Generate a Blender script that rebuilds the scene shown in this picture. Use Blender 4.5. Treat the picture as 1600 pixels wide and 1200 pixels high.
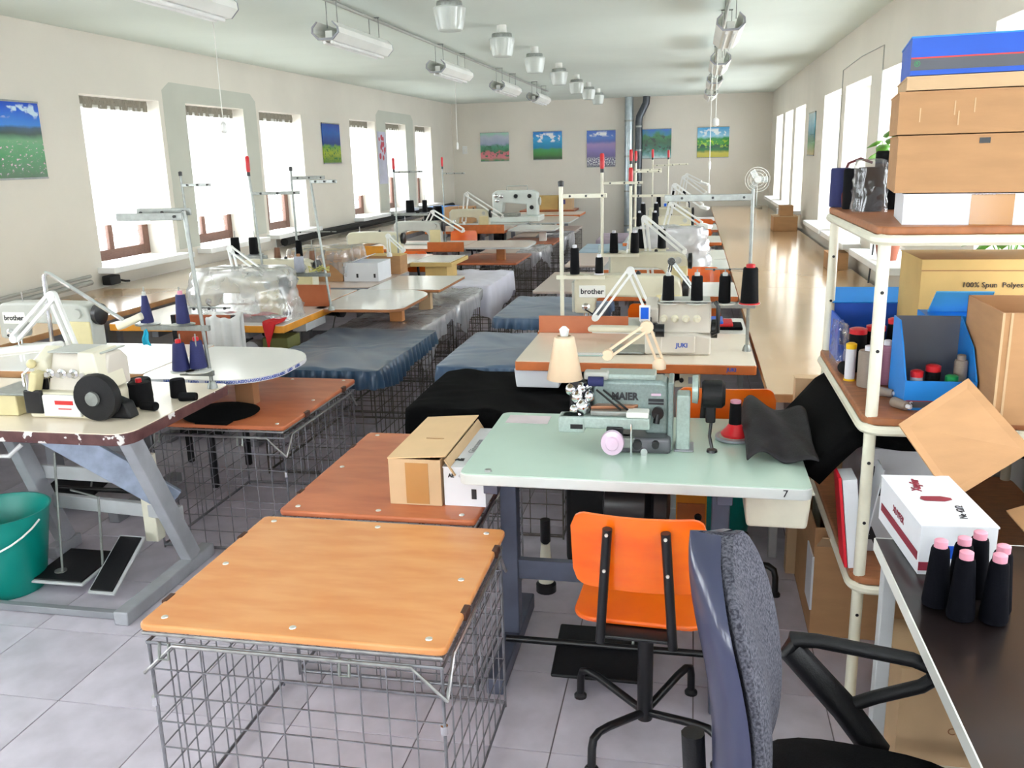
import bpy, math, random
from math import pi, sin, cos, radians
from mathutils import Vector, Matrix
for _o in list(bpy.data.objects): bpy.data.objects.remove(_o, do_unlink=True)
SC = bpy.context.scene
COL = SC.collection
RNG = random.Random(7)

# ------------------------------------------------------------ camera, sky, exposure
def set_camera():
    yaw, pit, rol = radians(11.5926), radians(14.3106), radians(-1.49509)
    f = Vector((-sin(yaw)*cos(pit), cos(yaw)*cos(pit), -sin(pit)))
    r = Vector((cos(yaw), sin(yaw), 0)); u = r.cross(f)
    rr = cos(rol)*r + sin(rol)*u; uu = -sin(rol)*r + cos(rol)*u
    cam = bpy.data.cameras.new('camera'); cam.sensor_width = 36; cam.lens = 36*1390/1600
    cam.clip_start = 0.02; cam.clip_end = 200
    o = bpy.data.objects.new('camera', cam); COL.objects.link(o)
    M = Matrix((rr, uu, -f)).transposed().to_4x4(); M.translation = (0, 0, 1.656)
    o.matrix_world = M; SC.camera = o
set_camera()
W = bpy.data.worlds.new('sky'); SC.world = W; W.use_nodes = True
W.node_tree.nodes['Background'].inputs[0].default_value = (0.90, 0.96, 1.0, 1)
W.node_tree.nodes['Background'].inputs[1].default_value = 17.0
SC.view_settings.view_transform = 'Standard'; SC.view_settings.look = 'None'
SC.view_settings.gamma = 1; SC.view_settings.use_curve_mapping = False
SC.view_settings.exposure = -0.12

XL, XR, YB, YF, ZC = -4.36, 1.29, 16.4, -1.7, 2.615
WT = 0.32
LW = [(-0.7,0.3),(0.75,1.75),(2.16,3.16),(3.57,4.57),(5.99,7.0),(7.4,8.45),(8.78,9.8),(11.28,12.25),(12.69,13.62),(14.1,15.0)]
RW = [(-0.9,0.2),(0.6,1.7),(2.0,3.1),(3.42,4.52),(5.9,7.0),(7.43,8.6),(8.85,9.95),(11.55,12.65),(12.97,14.05),(14.4,15.5)]
WZ0, WZ1 = 0.93, 2.18
FW_ADDED = [(-3.95,-2.75),(-2.25,-1.05),(-0.35,0.85)]  # front windows, unseen behind the camera, added to brighten the foreground
def portal(x, y0, y1, sgn):
    L = bpy.data.lights.new('window_daylight', 'AREA'); L.shape = 'RECTANGLE'; L.size = y1-y0; L.size_y = WZ1-WZ0
    L.cycles.is_portal = True
    o = bpy.data.objects.new('window_daylight', L); COL.objects.link(o)
    o.location = (x, (y0+y1)/2, (WZ0+WZ1)/2)
    d = Vector((sgn, 0, 0)); o.rotation_euler = d.to_track_quat('-Z', 'Y').to_euler()
    # size runs along the wall
    o.rotation_euler = Matrix((Vector((0,1,0)), Vector((0,0,1)) if sgn>0 else Vector((0,0,-1)), Vector((-sgn,0,0)))).transposed().to_euler()
for a, b in LW: portal(XL-WT-0.02, a, b, 1)
for a, b in RW: portal(XR+WT+0.02, a, b, -1)
for a, b in FW_ADDED:
    portal(0, a, b, 1); _o = COL.objects[-1]
    _o.location = ((a+b)/2, YF-.27, (WZ0+WZ1)/2); _o.rotation_euler = (-pi/2, 0, 0)

# ------------------------------------------------------------ materials
def lin(c):
    return tuple(((v/255)/12.92 if v/255 <= .04045 else ((v/255+.055)/1.055)**2.4) for v in c)
MATS = {}
def mat(name, rgb, rough=.5, metal=0, n=0, amt=.1, bump=0, bs=60, spec=.5, alpha=None, trans=0, coat=0, rand=0, stretch=None, sheen=0, rgb2=None, chips=0):
    if name in MATS: return MATS[name]
    m = bpy.data.materials.new(name); m.use_nodes = True; MATS[name] = m
    t = m.node_tree; N = t.nodes; Lk = t.links; b = N['Principled BSDF']
    c = lin(rgb)
    b.inputs['Base Color'].default_value = (*c, 1); b.inputs['Roughness'].default_value = rough
    b.inputs['Metallic'].default_value = metal; b.inputs['Specular IOR Level'].default_value = spec
    if coat: b.inputs['Coat Weight'].default_value = coat; b.inputs['Coat Roughness'].default_value = .1
    if sheen: b.inputs['Sheen Weight'].default_value = sheen
    if trans: b.inputs['Transmission Weight'].default_value = trans
    if alpha is not None: b.inputs['Alpha'].default_value = alpha
    tc = N.new('ShaderNodeTexCoord'); src = tc.outputs['Object']
    if stretch:
        mp = N.new('ShaderNodeMapping'); mp.inputs['Scale'].default_value = stretch
        Lk.new(src, mp.inputs['Vector']); src = mp.outputs[0]
    n = n or 6
    no = N.new('ShaderNodeTexNoise'); no.inputs['Scale'].default_value = n; no.inputs['Detail'].default_value = 5
    Lk.new(src, no.inputs['Vector'])
    mx = N.new('ShaderNodeMix'); mx.data_type = 'RGBA'
    c2 = lin(rgb2) if rgb2 else tuple(v*(1-amt) for v in c)
    c1 = c if rgb2 else tuple(min(1, v*(1+amt*.5)) for v in c)
    mx.inputs[6].default_value = (*c1, 1); mx.inputs[7].default_value = (*c2, 1)
    rp = N.new('ShaderNodeMapRange'); rp.inputs[1].default_value = .35; rp.inputs[2].default_value = .65
    Lk.new(no.outputs[0], rp.inputs[0]); Lk.new(rp.outputs[0], mx.inputs[0])
    outc = mx.outputs[2]
    if rand:
        oi = N.new('ShaderNodeObjectInfo'); hs = N.new('ShaderNodeHueSaturation')
        r2 = N.new('ShaderNodeMapRange'); r2.inputs[3].default_value = 1-rand; r2.inputs[4].default_value = 1+rand*.6
        Lk.new(oi.outputs['Random'], r2.inputs[0]); Lk.new(r2.outputs[0], hs.inputs['Value']); Lk.new(outc, hs.inputs['Color']); outc = hs.outputs[0]
    if chips:
        cn = N.new('ShaderNodeTexNoise'); cn.inputs['Scale'].default_value = 16; cn.inputs['Detail'].default_value = 4; Lk.new(src, cn.inputs['Vector'])
        cm = N.new('ShaderNodeMapRange'); cm.inputs[1].default_value = .62; cm.inputs[2].default_value = .64; Lk.new(cn.outputs[0], cm.inputs[0])
        cx = N.new('ShaderNodeMix'); cx.data_type = 'RGBA'; Lk.new(cm.outputs[0], cx.inputs[0]); Lk.new(outc, cx.inputs[6]); cx.inputs[7].default_value = (.72,.68,.66,1); outc = cx.outputs[2]
    Lk.new(outc, b.inputs['Base Color'])
    if bump:
        bn = N.new('ShaderNodeTexNoise'); bn.inputs['Scale'].default_value = bs; bn.inputs['Detail'].default_value = 3
        Lk.new(src, bn.inputs['Vector'])
        bp = N.new('ShaderNodeBump'); bp.inputs['Strength'].default_value = bump; bp.inputs['Distance'].default_value = .01
        Lk.new(bn.outputs[0], bp.inputs['Height']); Lk.new(bp.outputs[0], b.inputs['Normal'])
    return m

WALL = mat('wall_plaster', (224,218,207), .85, n=1.2, amt=.05, bump=.12, bs=25)
CEIL = mat('ceiling_paint', (214,222,214), .85, n=.8, amt=.05, bump=.08, bs=12)
TILE = mat('floor_tile', (207,200,212), .36, n=7, amt=.14, bump=.03, bs=40, rand=.06)
TILEF = mat('floor_tile_far', (190,182,180), .4, n=4, amt=.15)
JOINT = mat('tile_joint', (136,128,132), .9)
WHITE = mat('white_paint', (236,236,230), .45, n=5, amt=.05)
SILLW = mat('sill_white', (235,236,236), .4, n=4, amt=.06)
BROWN = mat('window_wood', (112,78,64), .5, n=30, amt=.25, stretch=(1,1,8))
PLY = mat('orange_plywood', (224,158,100), .33, n=5, amt=.2, stretch=(1,3.5,1), rgb2=(214,140,80), coat=.15)
PLY2 = mat('brown_plywood', (200,116,74), .38, n=4, amt=.2, stretch=(1,3,1), rgb2=(176,92,54), coat=.1)
PLYEDGE = mat('plywood_edge', (150,72,30), .5, n=20, amt=.2)
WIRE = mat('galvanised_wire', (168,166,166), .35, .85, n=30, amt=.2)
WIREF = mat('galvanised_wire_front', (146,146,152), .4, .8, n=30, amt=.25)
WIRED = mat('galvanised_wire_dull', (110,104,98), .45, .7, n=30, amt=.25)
CHROME = mat('chrome', (225,225,228), .12, 1.0)
STEEL = mat('brushed_steel', (150,154,150), .35, .6, n=40, amt=.15)
BOLT = mat('bolt_zinc', (220,218,210), .3, .6)
GREYP = mat('grey_frame_paint', (150,152,158), .4, .2, n=10, amt=.12)
BLUEG = mat('bluegrey_frame_paint', (92,97,116), .4, .2, n=10, amt=.15)
LGREY = mat('light_grey_paint', (196,198,200), .42, n=9, amt=.1)
BLACK = mat('black_paint', (18,18,22), .32, n=20, amt=.2)
BLACKP = mat('black_plastic', (14,14,18), .5, spec=.35, n=60, amt=.3, bump=.1, bs=300)
GREEN = mat('mint_laminate', (190,214,200), .25, n=3, amt=.05, coat=.2)
GEDGE = mat('pale_edge', (205,208,206), .4, n=8, amt=.06)
CREAML = mat('cream_laminate', (236,222,202), .25, n=3, amt=.05, coat=.2)
WHITEL = mat('white_laminate', (232,230,224), .22, n=3, amt=.05, coat=.3)
PINKL = mat('pinkish_laminate', (214,194,182), .3, n=3, amt=.07, coat=.2)
WEDGE = mat('wood_edge', (172,112,68), .45, n=14, amt=.15)
WBLOCK = mat('wood_block', (206,138,80), .5, n=10, amt=.15)
ORED = mat('orange_edge', (200,108,50), .42, n=12, amt=.15)
YORED = mat('yellow_orange_edge', (232,156,48), .42, n=12, amt=.12)
BRED = mat('worn_brown_edge', (78,44,46), .5, n=22, amt=.3, rgb2=(98,62,60), chips=1)
BENCH = mat('bench_laminate', (214,178,138), .16, n=2, amt=.06, coat=.45)
BENCHL = mat('bench_laminate_pale', (232,216,198), .16, n=2, amt=.06, coat=.45)
BEDGE = mat('bench_edge', (190,140,92), .5, n=14, amt=.15)
BEIGEM = mat('machine_beige', (212,206,182), .35, n=8, amt=.05, coat=.3)
CREAMM = mat('machine_cream', (228,222,200), .32, n=8, amt=.05, coat=.3)
YELM = mat('machine_yellowed', (216,204,158), .4, n=8, amt=.08)
GREYM = mat('machine_grey', (188,190,184), .35, n=8, amt=.06, coat=.2)
HAMM = mat('hammertone_green', (134,150,148), .3, .25, n=120, amt=.12, bump=.05, bs=200)
HAMML = mat('hammertone_pale', (166,182,176), .3, .2, n=120, amt=.1)
CARD = mat('cardboard', (184,140,98), .8, n=7, amt=.08, bump=.04, bs=90, stretch=(1,1,4))
CARDL = mat('cardboard_light', (206,174,136), .8, n=7, amt=.07, bump=.04, bs=90)
CARDD = mat('cardboard_dark', (158,112,76), .85, n=7, amt=.1)
CARDO = mat('cardboard_ochre', (204,172,108), .8, n=7, amt=.07)
TAPE = mat('packing_tape', (186,134,78), .25, n=5, amt=.08, coat=.3)
WBOX = mat('white_board', (228,230,236), .6, n=6, amt=.04)
BBOX = mat('blue_board', (20,84,196), .45, n=6, amt=.1)
BBOXL = mat('bright_blue_board', (30,136,226), .4, n=6, amt=.08)
GBOX = mat('grey_board', (86,88,96), .5, n=6, amt=.1)
MAROON = mat('maroon_print', (140,40,60), .6)
REDP = mat('red_print', (206,60,60), .5)
INK = mat('ink_print', (38,38,44), .6)
BLUEINK = mat('blue_print', (52,84,176), .5)
BLUEC = mat('blue_satin', (74,100,130), .34, n=4, amt=.12, sheen=.2, spec=.6, rgb2=(56,82,112))
BLACKC = mat('black_cloth', (7,7,8), .9, spec=.1, n=60, amt=.3, bump=.2, bs=250)
WHITEC = mat('white_cloth', (226,224,238), .8, n=6, amt=.05)
GREYC = mat('charcoal_cloth', (40,38,42), .6, spec=.3, n=30, amt=.3, bump=.2, bs=150)
LCLOTH = mat('pale_cloth', (216,216,214), .85, n=8, amt=.08)
LBLUEC = mat('pale_blue_cloth', (170,192,210), .6, n=5, amt=.08)
MAUVEC = mat('mauve_cloth', (176,160,176), .7, n=5, amt=.12)
ORANGEW = mat('orange_chair_ply', (244,112,14), .28, n=5, amt=.12, stretch=(1,1,3), rgb2=(236,94,8), coat=.4)
FABRIC = mat('grey_fabric', (98,98,108), .9, spec=.2, n=200, amt=.5, bump=.35, bs=420, rgb2=(48,48,58))
SHELL = mat('blue_plastic_shell', (46,50,80), .28, n=6, amt=.1, coat=.4)
SEATF = mat('dark_fabric', (16,16,19), .9, spec=.2, n=160, amt=.4, bump=.35, bs=420)
TEAL = mat('teal_plastic', (0,142,130), .35, n=5, amt=.08)
IVORY = mat('ivory_paint', (232,228,208), .35, n=12, amt=.06)
SHELFW = mat('shelf_wood', (168,106,66), .45, n=9, amt=.2, stretch=(2,8,1))
DESKD = mat('dark_desk', (24,17,17), .3, n=4, amt=.3, coat=.2)
DTHREAD = mat('black_thread', (9,9,13), .75, spec=.2, n=90, amt=.3, bump=.25, bs=40, stretch=(1,1,30))
NTHREAD = mat('navy_thread', (30,36,92), .65, n=90, amt=.25, bump=.25, bs=40, stretch=(1,1,30))
TTHREAD = mat('taupe_thread', (150,134,122), .7, n=90, amt=.12, bump=.25, bs=40, stretch=(1,1,30))
PTHREAD = mat('mauve_thread', (172,116,142), .7, n=90, amt=.12, bump=.25, bs=40, stretch=(1,1,30))
GTHREAD = mat('grey_thread', (168,170,182), .7, n=90, amt=.1, bump=.25, bs=40, stretch=(1,1,30))
BTHREAD = mat('brown_thread', (132,92,70), .7, n=90, amt=.15, bump=.25, bs=40, stretch=(1,1,30))
WTHREAD = mat('white_thread', (226,224,232), .7, n=90, amt=.05, bump=.2, bs=40, stretch=(1,1,30))
PINKCORE = mat('pink_core', (222,150,170), .5)
REDPL = mat('red_plastic', (206,36,44), .3, n=8, amt=.08)
YELPL = mat('yellow_plastic', (240,190,20), .35)
GREENPL = mat('green_plastic', (30,150,80), .35)
LBLUEPL = mat('cyan_cloth', (10,180,216), .6)
REDCL = mat('red_cloth', (196,20,26), .7, n=10, amt=.15)
LEAF = mat('leaf', (92,150,42), .4, n=14, amt=.25)
CABLE = mat('grey_cable', (172,172,166), .6)
BLKFOAM = mat('black_foam', (20,20,22), .8, n=20, amt=.3)
LAMPW = mat('lamp_white', (238,238,236), .3, coat=.3)
LAMPC = mat('lamp_cream', (236,208,176), .35, coat=.2)
DUCT = mat('duct_zinc', (176,188,194), .3, .75, n=10, amt=.15)
DUCTD = mat('duct_dark', (84,88,94), .35, .6, n=10, amt=.2)
PINKPL = mat('lilac_plastic', (214,186,208), .15, coat=.5)
LCD = mat('blue_screen', (24,100,226), .2)
RED2 = mat('red_label', (210,40,40), .5)

def mix_mat(name, rgb, transp, transl=0, gloss=0, rough=.1, n=0):
    if name in MATS: return MATS[name]
    m = bpy.data.materials.new(name); m.use_nodes = True; MATS[name] = m
    t = m.node_tree; N = t.nodes; L = t.links; N.remove(N['Principled BSDF']); out = N['Material Output']
    c = (*lin(rgb), 1)
    d = N.new('ShaderNodeBsdfDiffuse'); d.inputs[0].default_value = c; cur = d.outputs[0]
    def mix(sh, f):
        nonlocal cur
        x = N.new('ShaderNodeMixShader'); x.inputs[0].default_value = f; L.new(cur, x.inputs[1]); L.new(sh, x.inputs[2]); cur = x.outputs[0]; return x
    if transl:
        s = N.new('ShaderNodeBsdfTranslucent'); s.inputs[0].default_value = c; mix(s.outputs[0], transl)
    s = N.new('ShaderNodeBsdfTransparent'); s.inputs[0].default_value = (1,1,1,1); mx = mix(s.outputs[0], transp)
    if n:
        tc = N.new('ShaderNodeTexCoord'); no = N.new('ShaderNodeTexNoise'); no.inputs['Scale'].default_value = n
        L.new(tc.outputs['Object'], no.inputs['Vector']); mr = N.new('ShaderNodeMapRange')
        mr.inputs[1].default_value = .3; mr.inputs[2].default_value = .7; mr.inputs[3].default_value = transp-.12; mr.inputs[4].default_value = min(1, transp+.12)
        L.new(no.outputs[0], mr.inputs[0]); L.new(mr.outputs[0], mx.inputs[0])
    if gloss:
        g = N.new('ShaderNodeBsdfGlossy'); g.inputs[0].default_value = (1,1,1,1); g.inputs[1].default_value = rough
        x = mix(g.outputs[0], gloss)
        lw = N.new('ShaderNodeLayerWeight'); lw.inputs[0].default_value = .3
        mr = N.new('ShaderNodeMapRange'); mr.inputs[3].default_value = gloss*.4; mr.inputs[4].default_value = min(1, gloss*3)
        L.new(lw.outputs['Fresnel'], mr.inputs[0]); L.new(mr.outputs[0], x.inputs[0])
    L.new(cur, out.inputs[0]); return m
GLASS = mix_mat('window_glass', (230,240,240), .93, 0, .06, .02)
SHEER = mix_mat('sheer_curtain', (238,238,232), .2, .55, n=14)
PLASTIC = mix_mat('clear_plastic_sheet', (225,228,232), .66, .4, .22, .18, n=9)
PLASTICM = mix_mat('milky_plastic_sheet', (228,228,234), .24, .4, .3, .22, n=9)
BAGPL = mix_mat('thread_bag_plastic', (225,225,230), .955, .3, .14, .12)
FROST = mix_mat('frosted_glass', (238,242,238), .22, .6, .12, .15)
HEAD_SHADE = mat('curtain_heading_shade', (146,140,128), .9, n=40, amt=.2, stretch=(1,8,1))  # dark taupe paints the shade under the rail into the heading
GUARD = mat('fan_guard', (216,214,206), .5)

# ------------------------------------------------------------ geometry helpers
class MB:
    def __init__(s): s.v = []; s.f = []
    def add(s, vs, fs):
        k = len(s.v); s.v += [tuple(p) for p in vs]; s.f += [tuple(i+k for i in f) for f in fs]; return s
    def box(s, x0, x1, y0, y1, z0, z1):
        return s.add([(x0,y0,z0),(x1,y0,z0),(x1,y1,z0),(x0,y1,z0),(x0,y0,z1),(x1,y0,z1),(x1,y1,z1),(x0,y1,z1)],
            [(3,2,1,0),(4,5,6,7),(0,1,5,4),(1,2,6,5),(2,3,7,6),(3,0,4,7)])
    def obox(s, c, size, M):
        h = [d/2 for d in size]; k = len(s.v)
        s.box(-h[0],h[0],-h[1],h[1],-h[2],h[2])
        for i in range(k, len(s.v)): s.v[i] = tuple(M @ Vector(s.v[i]) + Vector(c))
        return s
    def bar(s, p0, p1, w, h=None, up=(0,0,1)):
        p0, p1 = Vector(p0), Vector(p1); d = (p1-p0); L = d.length; d.normalize(); h = h or w
        u = Vector(up); sd = d.cross(u)
        if sd.length < 1e-4: sd = d.cross(Vector((1,0,0)))
        sd.normalize(); u = sd.cross(d)
        M = Matrix((d, sd, u)).transposed(); return s.obox((p0+p1)/2, (L, w, h), M)
    def cyl(s, p0, p1, r, r2=None, n=10, cap=True):
        p0, p1 = Vector(p0), Vector(p1); r2 = r if r2 is None else r2
        d = (p1-p0).normalized(); a = d.orthogonal().normalized(); b = d.cross(a)
        vs = []
        for p, q in ((p0, r), (p1, r2)):
            for i in range(n):
                t = 2*pi*i/n; vs.append(p + (a*cos(t)+b*sin(t))*q)
        fs = [(i, (i+1)%n, n+(i+1)%n, n+i) for i in range(n)]
        if cap: fs += [tuple(range(n-1,-1,-1)), tuple(range(n, 2*n))]
        return s.add(vs, fs)
    def tube(s, path, r, n=8, cap=True):
        P = [Vector(p) for p in path]; k = len(P); vs = []; a = None
        for i, p in enumerate(P):
            d = (P[min(i+1,k-1)] - P[max(i-1,0)]).normalized()
            if a is None: a = d.orthogonal().normalized()
            else:
                a = a - d*a.dot(d); a = a.normalized() if a.length > 1e-6 else d.orthogonal().normalized()
            b = d.cross(a); rr = r[i] if isinstance(r, (list, tuple)) else r
            for j in range(n):
                t = 2*pi*j/n; vs.append(p + (a*cos(t)+b*sin(t))*rr)
        fs = [(i*n+j, i*n+(j+1)%n, (i+1)*n+(j+1)%n, (i+1)*n+j) for i in range(k-1) for j in range(n)]
        if cap: fs += [tuple(range(n-1,-1,-1)), tuple(range((k-1)*n, k*n))]
        return s.add(vs, fs)
    def lathe(s, prof, c=(0,0,0), n=16, ax='z', cap=True):
        vs = []
        for r, z in prof:
            for j in range(n):
                t = 2*pi*j/n; p = (r*cos(t), r*sin(t), z)
                if ax == 'x': p = (p[2], p[0], p[1])
                elif ax == 'y': p = (p[1], p[2], p[0])
                vs.append((p[0]+c[0], p[1]+c[1], p[2]+c[2]))
        k = len(prof)
        fs = [(i*n+j, i*n+(j+1)%n, (i+1)*n+(j+1)%n, (i+1)*n+j) for i in range(k-1) for j in range(n)]
        if cap: fs += [tuple(range(n-1,-1,-1)), tuple(range((k-1)*n, k*n))]
        return s.add(vs, fs)
    def prism(s, poly, a0, a1, ax='z'):
        n = len(poly)
        def P(p, a): return (p[0],p[1],a) if ax == 'z' else ((p[0],a,p[1]) if ax == 'y' else (a,p[0],p[1]))
        vs = [P(p,a0) for p in poly] + [P(p,a1) for p in poly]
        fs = [tuple(range(n-1,-1,-1)), tuple(range(n,2*n))] + [(i,(i+1)%n,n+(i+1)%n,n+i) for i in range(n)]
        return s.add(vs, fs)
    def sphere(s, c, r, n=10, m=6, sz=1):
        prof = [(max(r*sin(pi*i/m), 1e-4), -r*sz*cos(pi*i/m)) for i in range(m+1)]
        return s.lathe(prof, c, n)
    def surf(s, fn, nu, nv):
        vs = [fn(i/nu, j/nv) for j in range(nv+1) for i in range(nu+1)]
        fs = [(j*(nu+1)+i, j*(nu+1)+i+1, (j+1)*(nu+1)+i+1, (j+1)*(nu+1)+i) for j in range(nv) for i in range(nu)]
        return s.add(vs, fs)
    def mesh(s, name, m, smooth=38):
        me = bpy.data.meshes.new(name); me.from_pydata(s.v, [], s.f); me.update()
        if m: me.materials.append(m)
        if smooth:
            for p in me.polygons: p.use_smooth = True
            me.set_sharp_from_angle(angle=radians(smooth))
        return me
    def make(s, name, m, parent=None, bevel=0, smooth=38, seg=2, solid=0, loc=None):
        import bmesh
        me = s.mesh(name, m, 0)
        bm = bmesh.new(); bm.from_mesh(me); bmesh.ops.recalc_face_normals(bm, faces=bm.faces); bm.to_mesh(me); bm.free()
        if smooth:
            for p in me.polygons: p.use_smooth = True
            if not bevel: me.set_sharp_from_angle(angle=radians(smooth))
        o = bpy.data.objects.new(name, me); COL.objects.link(o)
        if parent: o.parent = parent
        if loc: o.location = loc
        if solid:
            d = o.modifiers.new('thickness', 'SOLIDIFY'); d.thickness = solid; d.offset = 0
        if bevel:
            d = o.modifiers.new('bevel', 'BEVEL'); d.width = bevel; d.segments = seg; d.limit_method = 'ANGLE'; d.angle_limit = radians(40)
            w = o.modifiers.new('wn', 'WEIGHTED_NORMAL'); w.keep_sharp = False
        return o
def tag(o, label, cat, group=None, kind=None):
    o['label'] = label; o['category'] = cat
    if group: o['group'] = group
    if kind: o['kind'] = kind
    return o
def thing(name, label, cat, loc=(0,0,0), rz=0, group=None):
    o = bpy.data.objects.new(name, None); COL.objects.link(o); o.empty_display_size = .05
    o.location = loc; o.rotation_euler = (0, 0, rz); return tag(o, label, cat, group)
def struct(o): o['kind'] = 'structure'; return o
def copy_tree(o, loc=None, rz=None, label=None, group=None, parent=None):
    c = o.copy(); COL.objects.link(c); c.parent = parent
    if loc is not None: c.location = loc
    if rz is not None: c.rotation_euler = (0, 0, rz)
    if label: c['label'] = label
    if group: c['group'] = group
    for ch in list(o.children): copy_tree(ch, parent=c)
    return c
def rrect(x0, x1, y0, y1, r, n=4):
    if not isinstance(r, (list, tuple)): r = [r]*4
    P = []
    for (cx, cy, a, q) in ((x1,y0,-90,r[0]),(x1,y1,0,r[1]),(x0,y1,90,r[2]),(x0,y0,180,r[3])):
        sx = -1 if cx == x1 else 1; sy = -1 if cy == y1 else 1
        if q < 1e-4: P.append((cx, cy)); continue
        for i in range(n+1):
            t = radians(a+90*i/n); P.append((cx+sx*q+q*cos(t), cy+sy*q+q*sin(t)))
    return P
def text(s, size, m, parent, M, name='lettering', ext=.0006, bold=0, align='CENTER'):
    cu = bpy.data.curves.new('t', 'FONT'); cu.body = s; cu.size = size; cu.extrude = ext; cu.offset = bold; cu.align_x = align; cu.align_y = 'CENTER'
    cu.resolution_u = 2
    to = bpy.data.objects.new('t', cu); COL.objects.link(to)
    dg = bpy.context.evaluated_depsgraph_get(); me = bpy.data.meshes.new_from_object(to.evaluated_get(dg))
    bpy.data.objects.remove(to); bpy.data.curves.remove(cu)
    me.materials.clear(); me.materials.append(m); me.name = name
    o = bpy.data.objects.new(name, me); COL.objects.link(o); o.parent = parent; o.matrix_local = M
    return o
def face_M(p, facing='-y', up='z', rot=0):
    R = {'-y': Matrix(((1,0,0),(0,0,-1),(0,1,0))), '+y': Matrix(((-1,0,0),(0,0,1),(0,1,0))), '+z': Matrix.Identity(3),
         '-x': Matrix(((0,0,-1),(-1,0,0),(0,1,0))), '+x': Matrix(((0,0,1),(1,0,0),(0,1,0)))}[facing]
    R = R @ Matrix.Rotation(rot, 3, 'Z')
    M = R.to_4x4(); M.translation = p; return M
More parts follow.
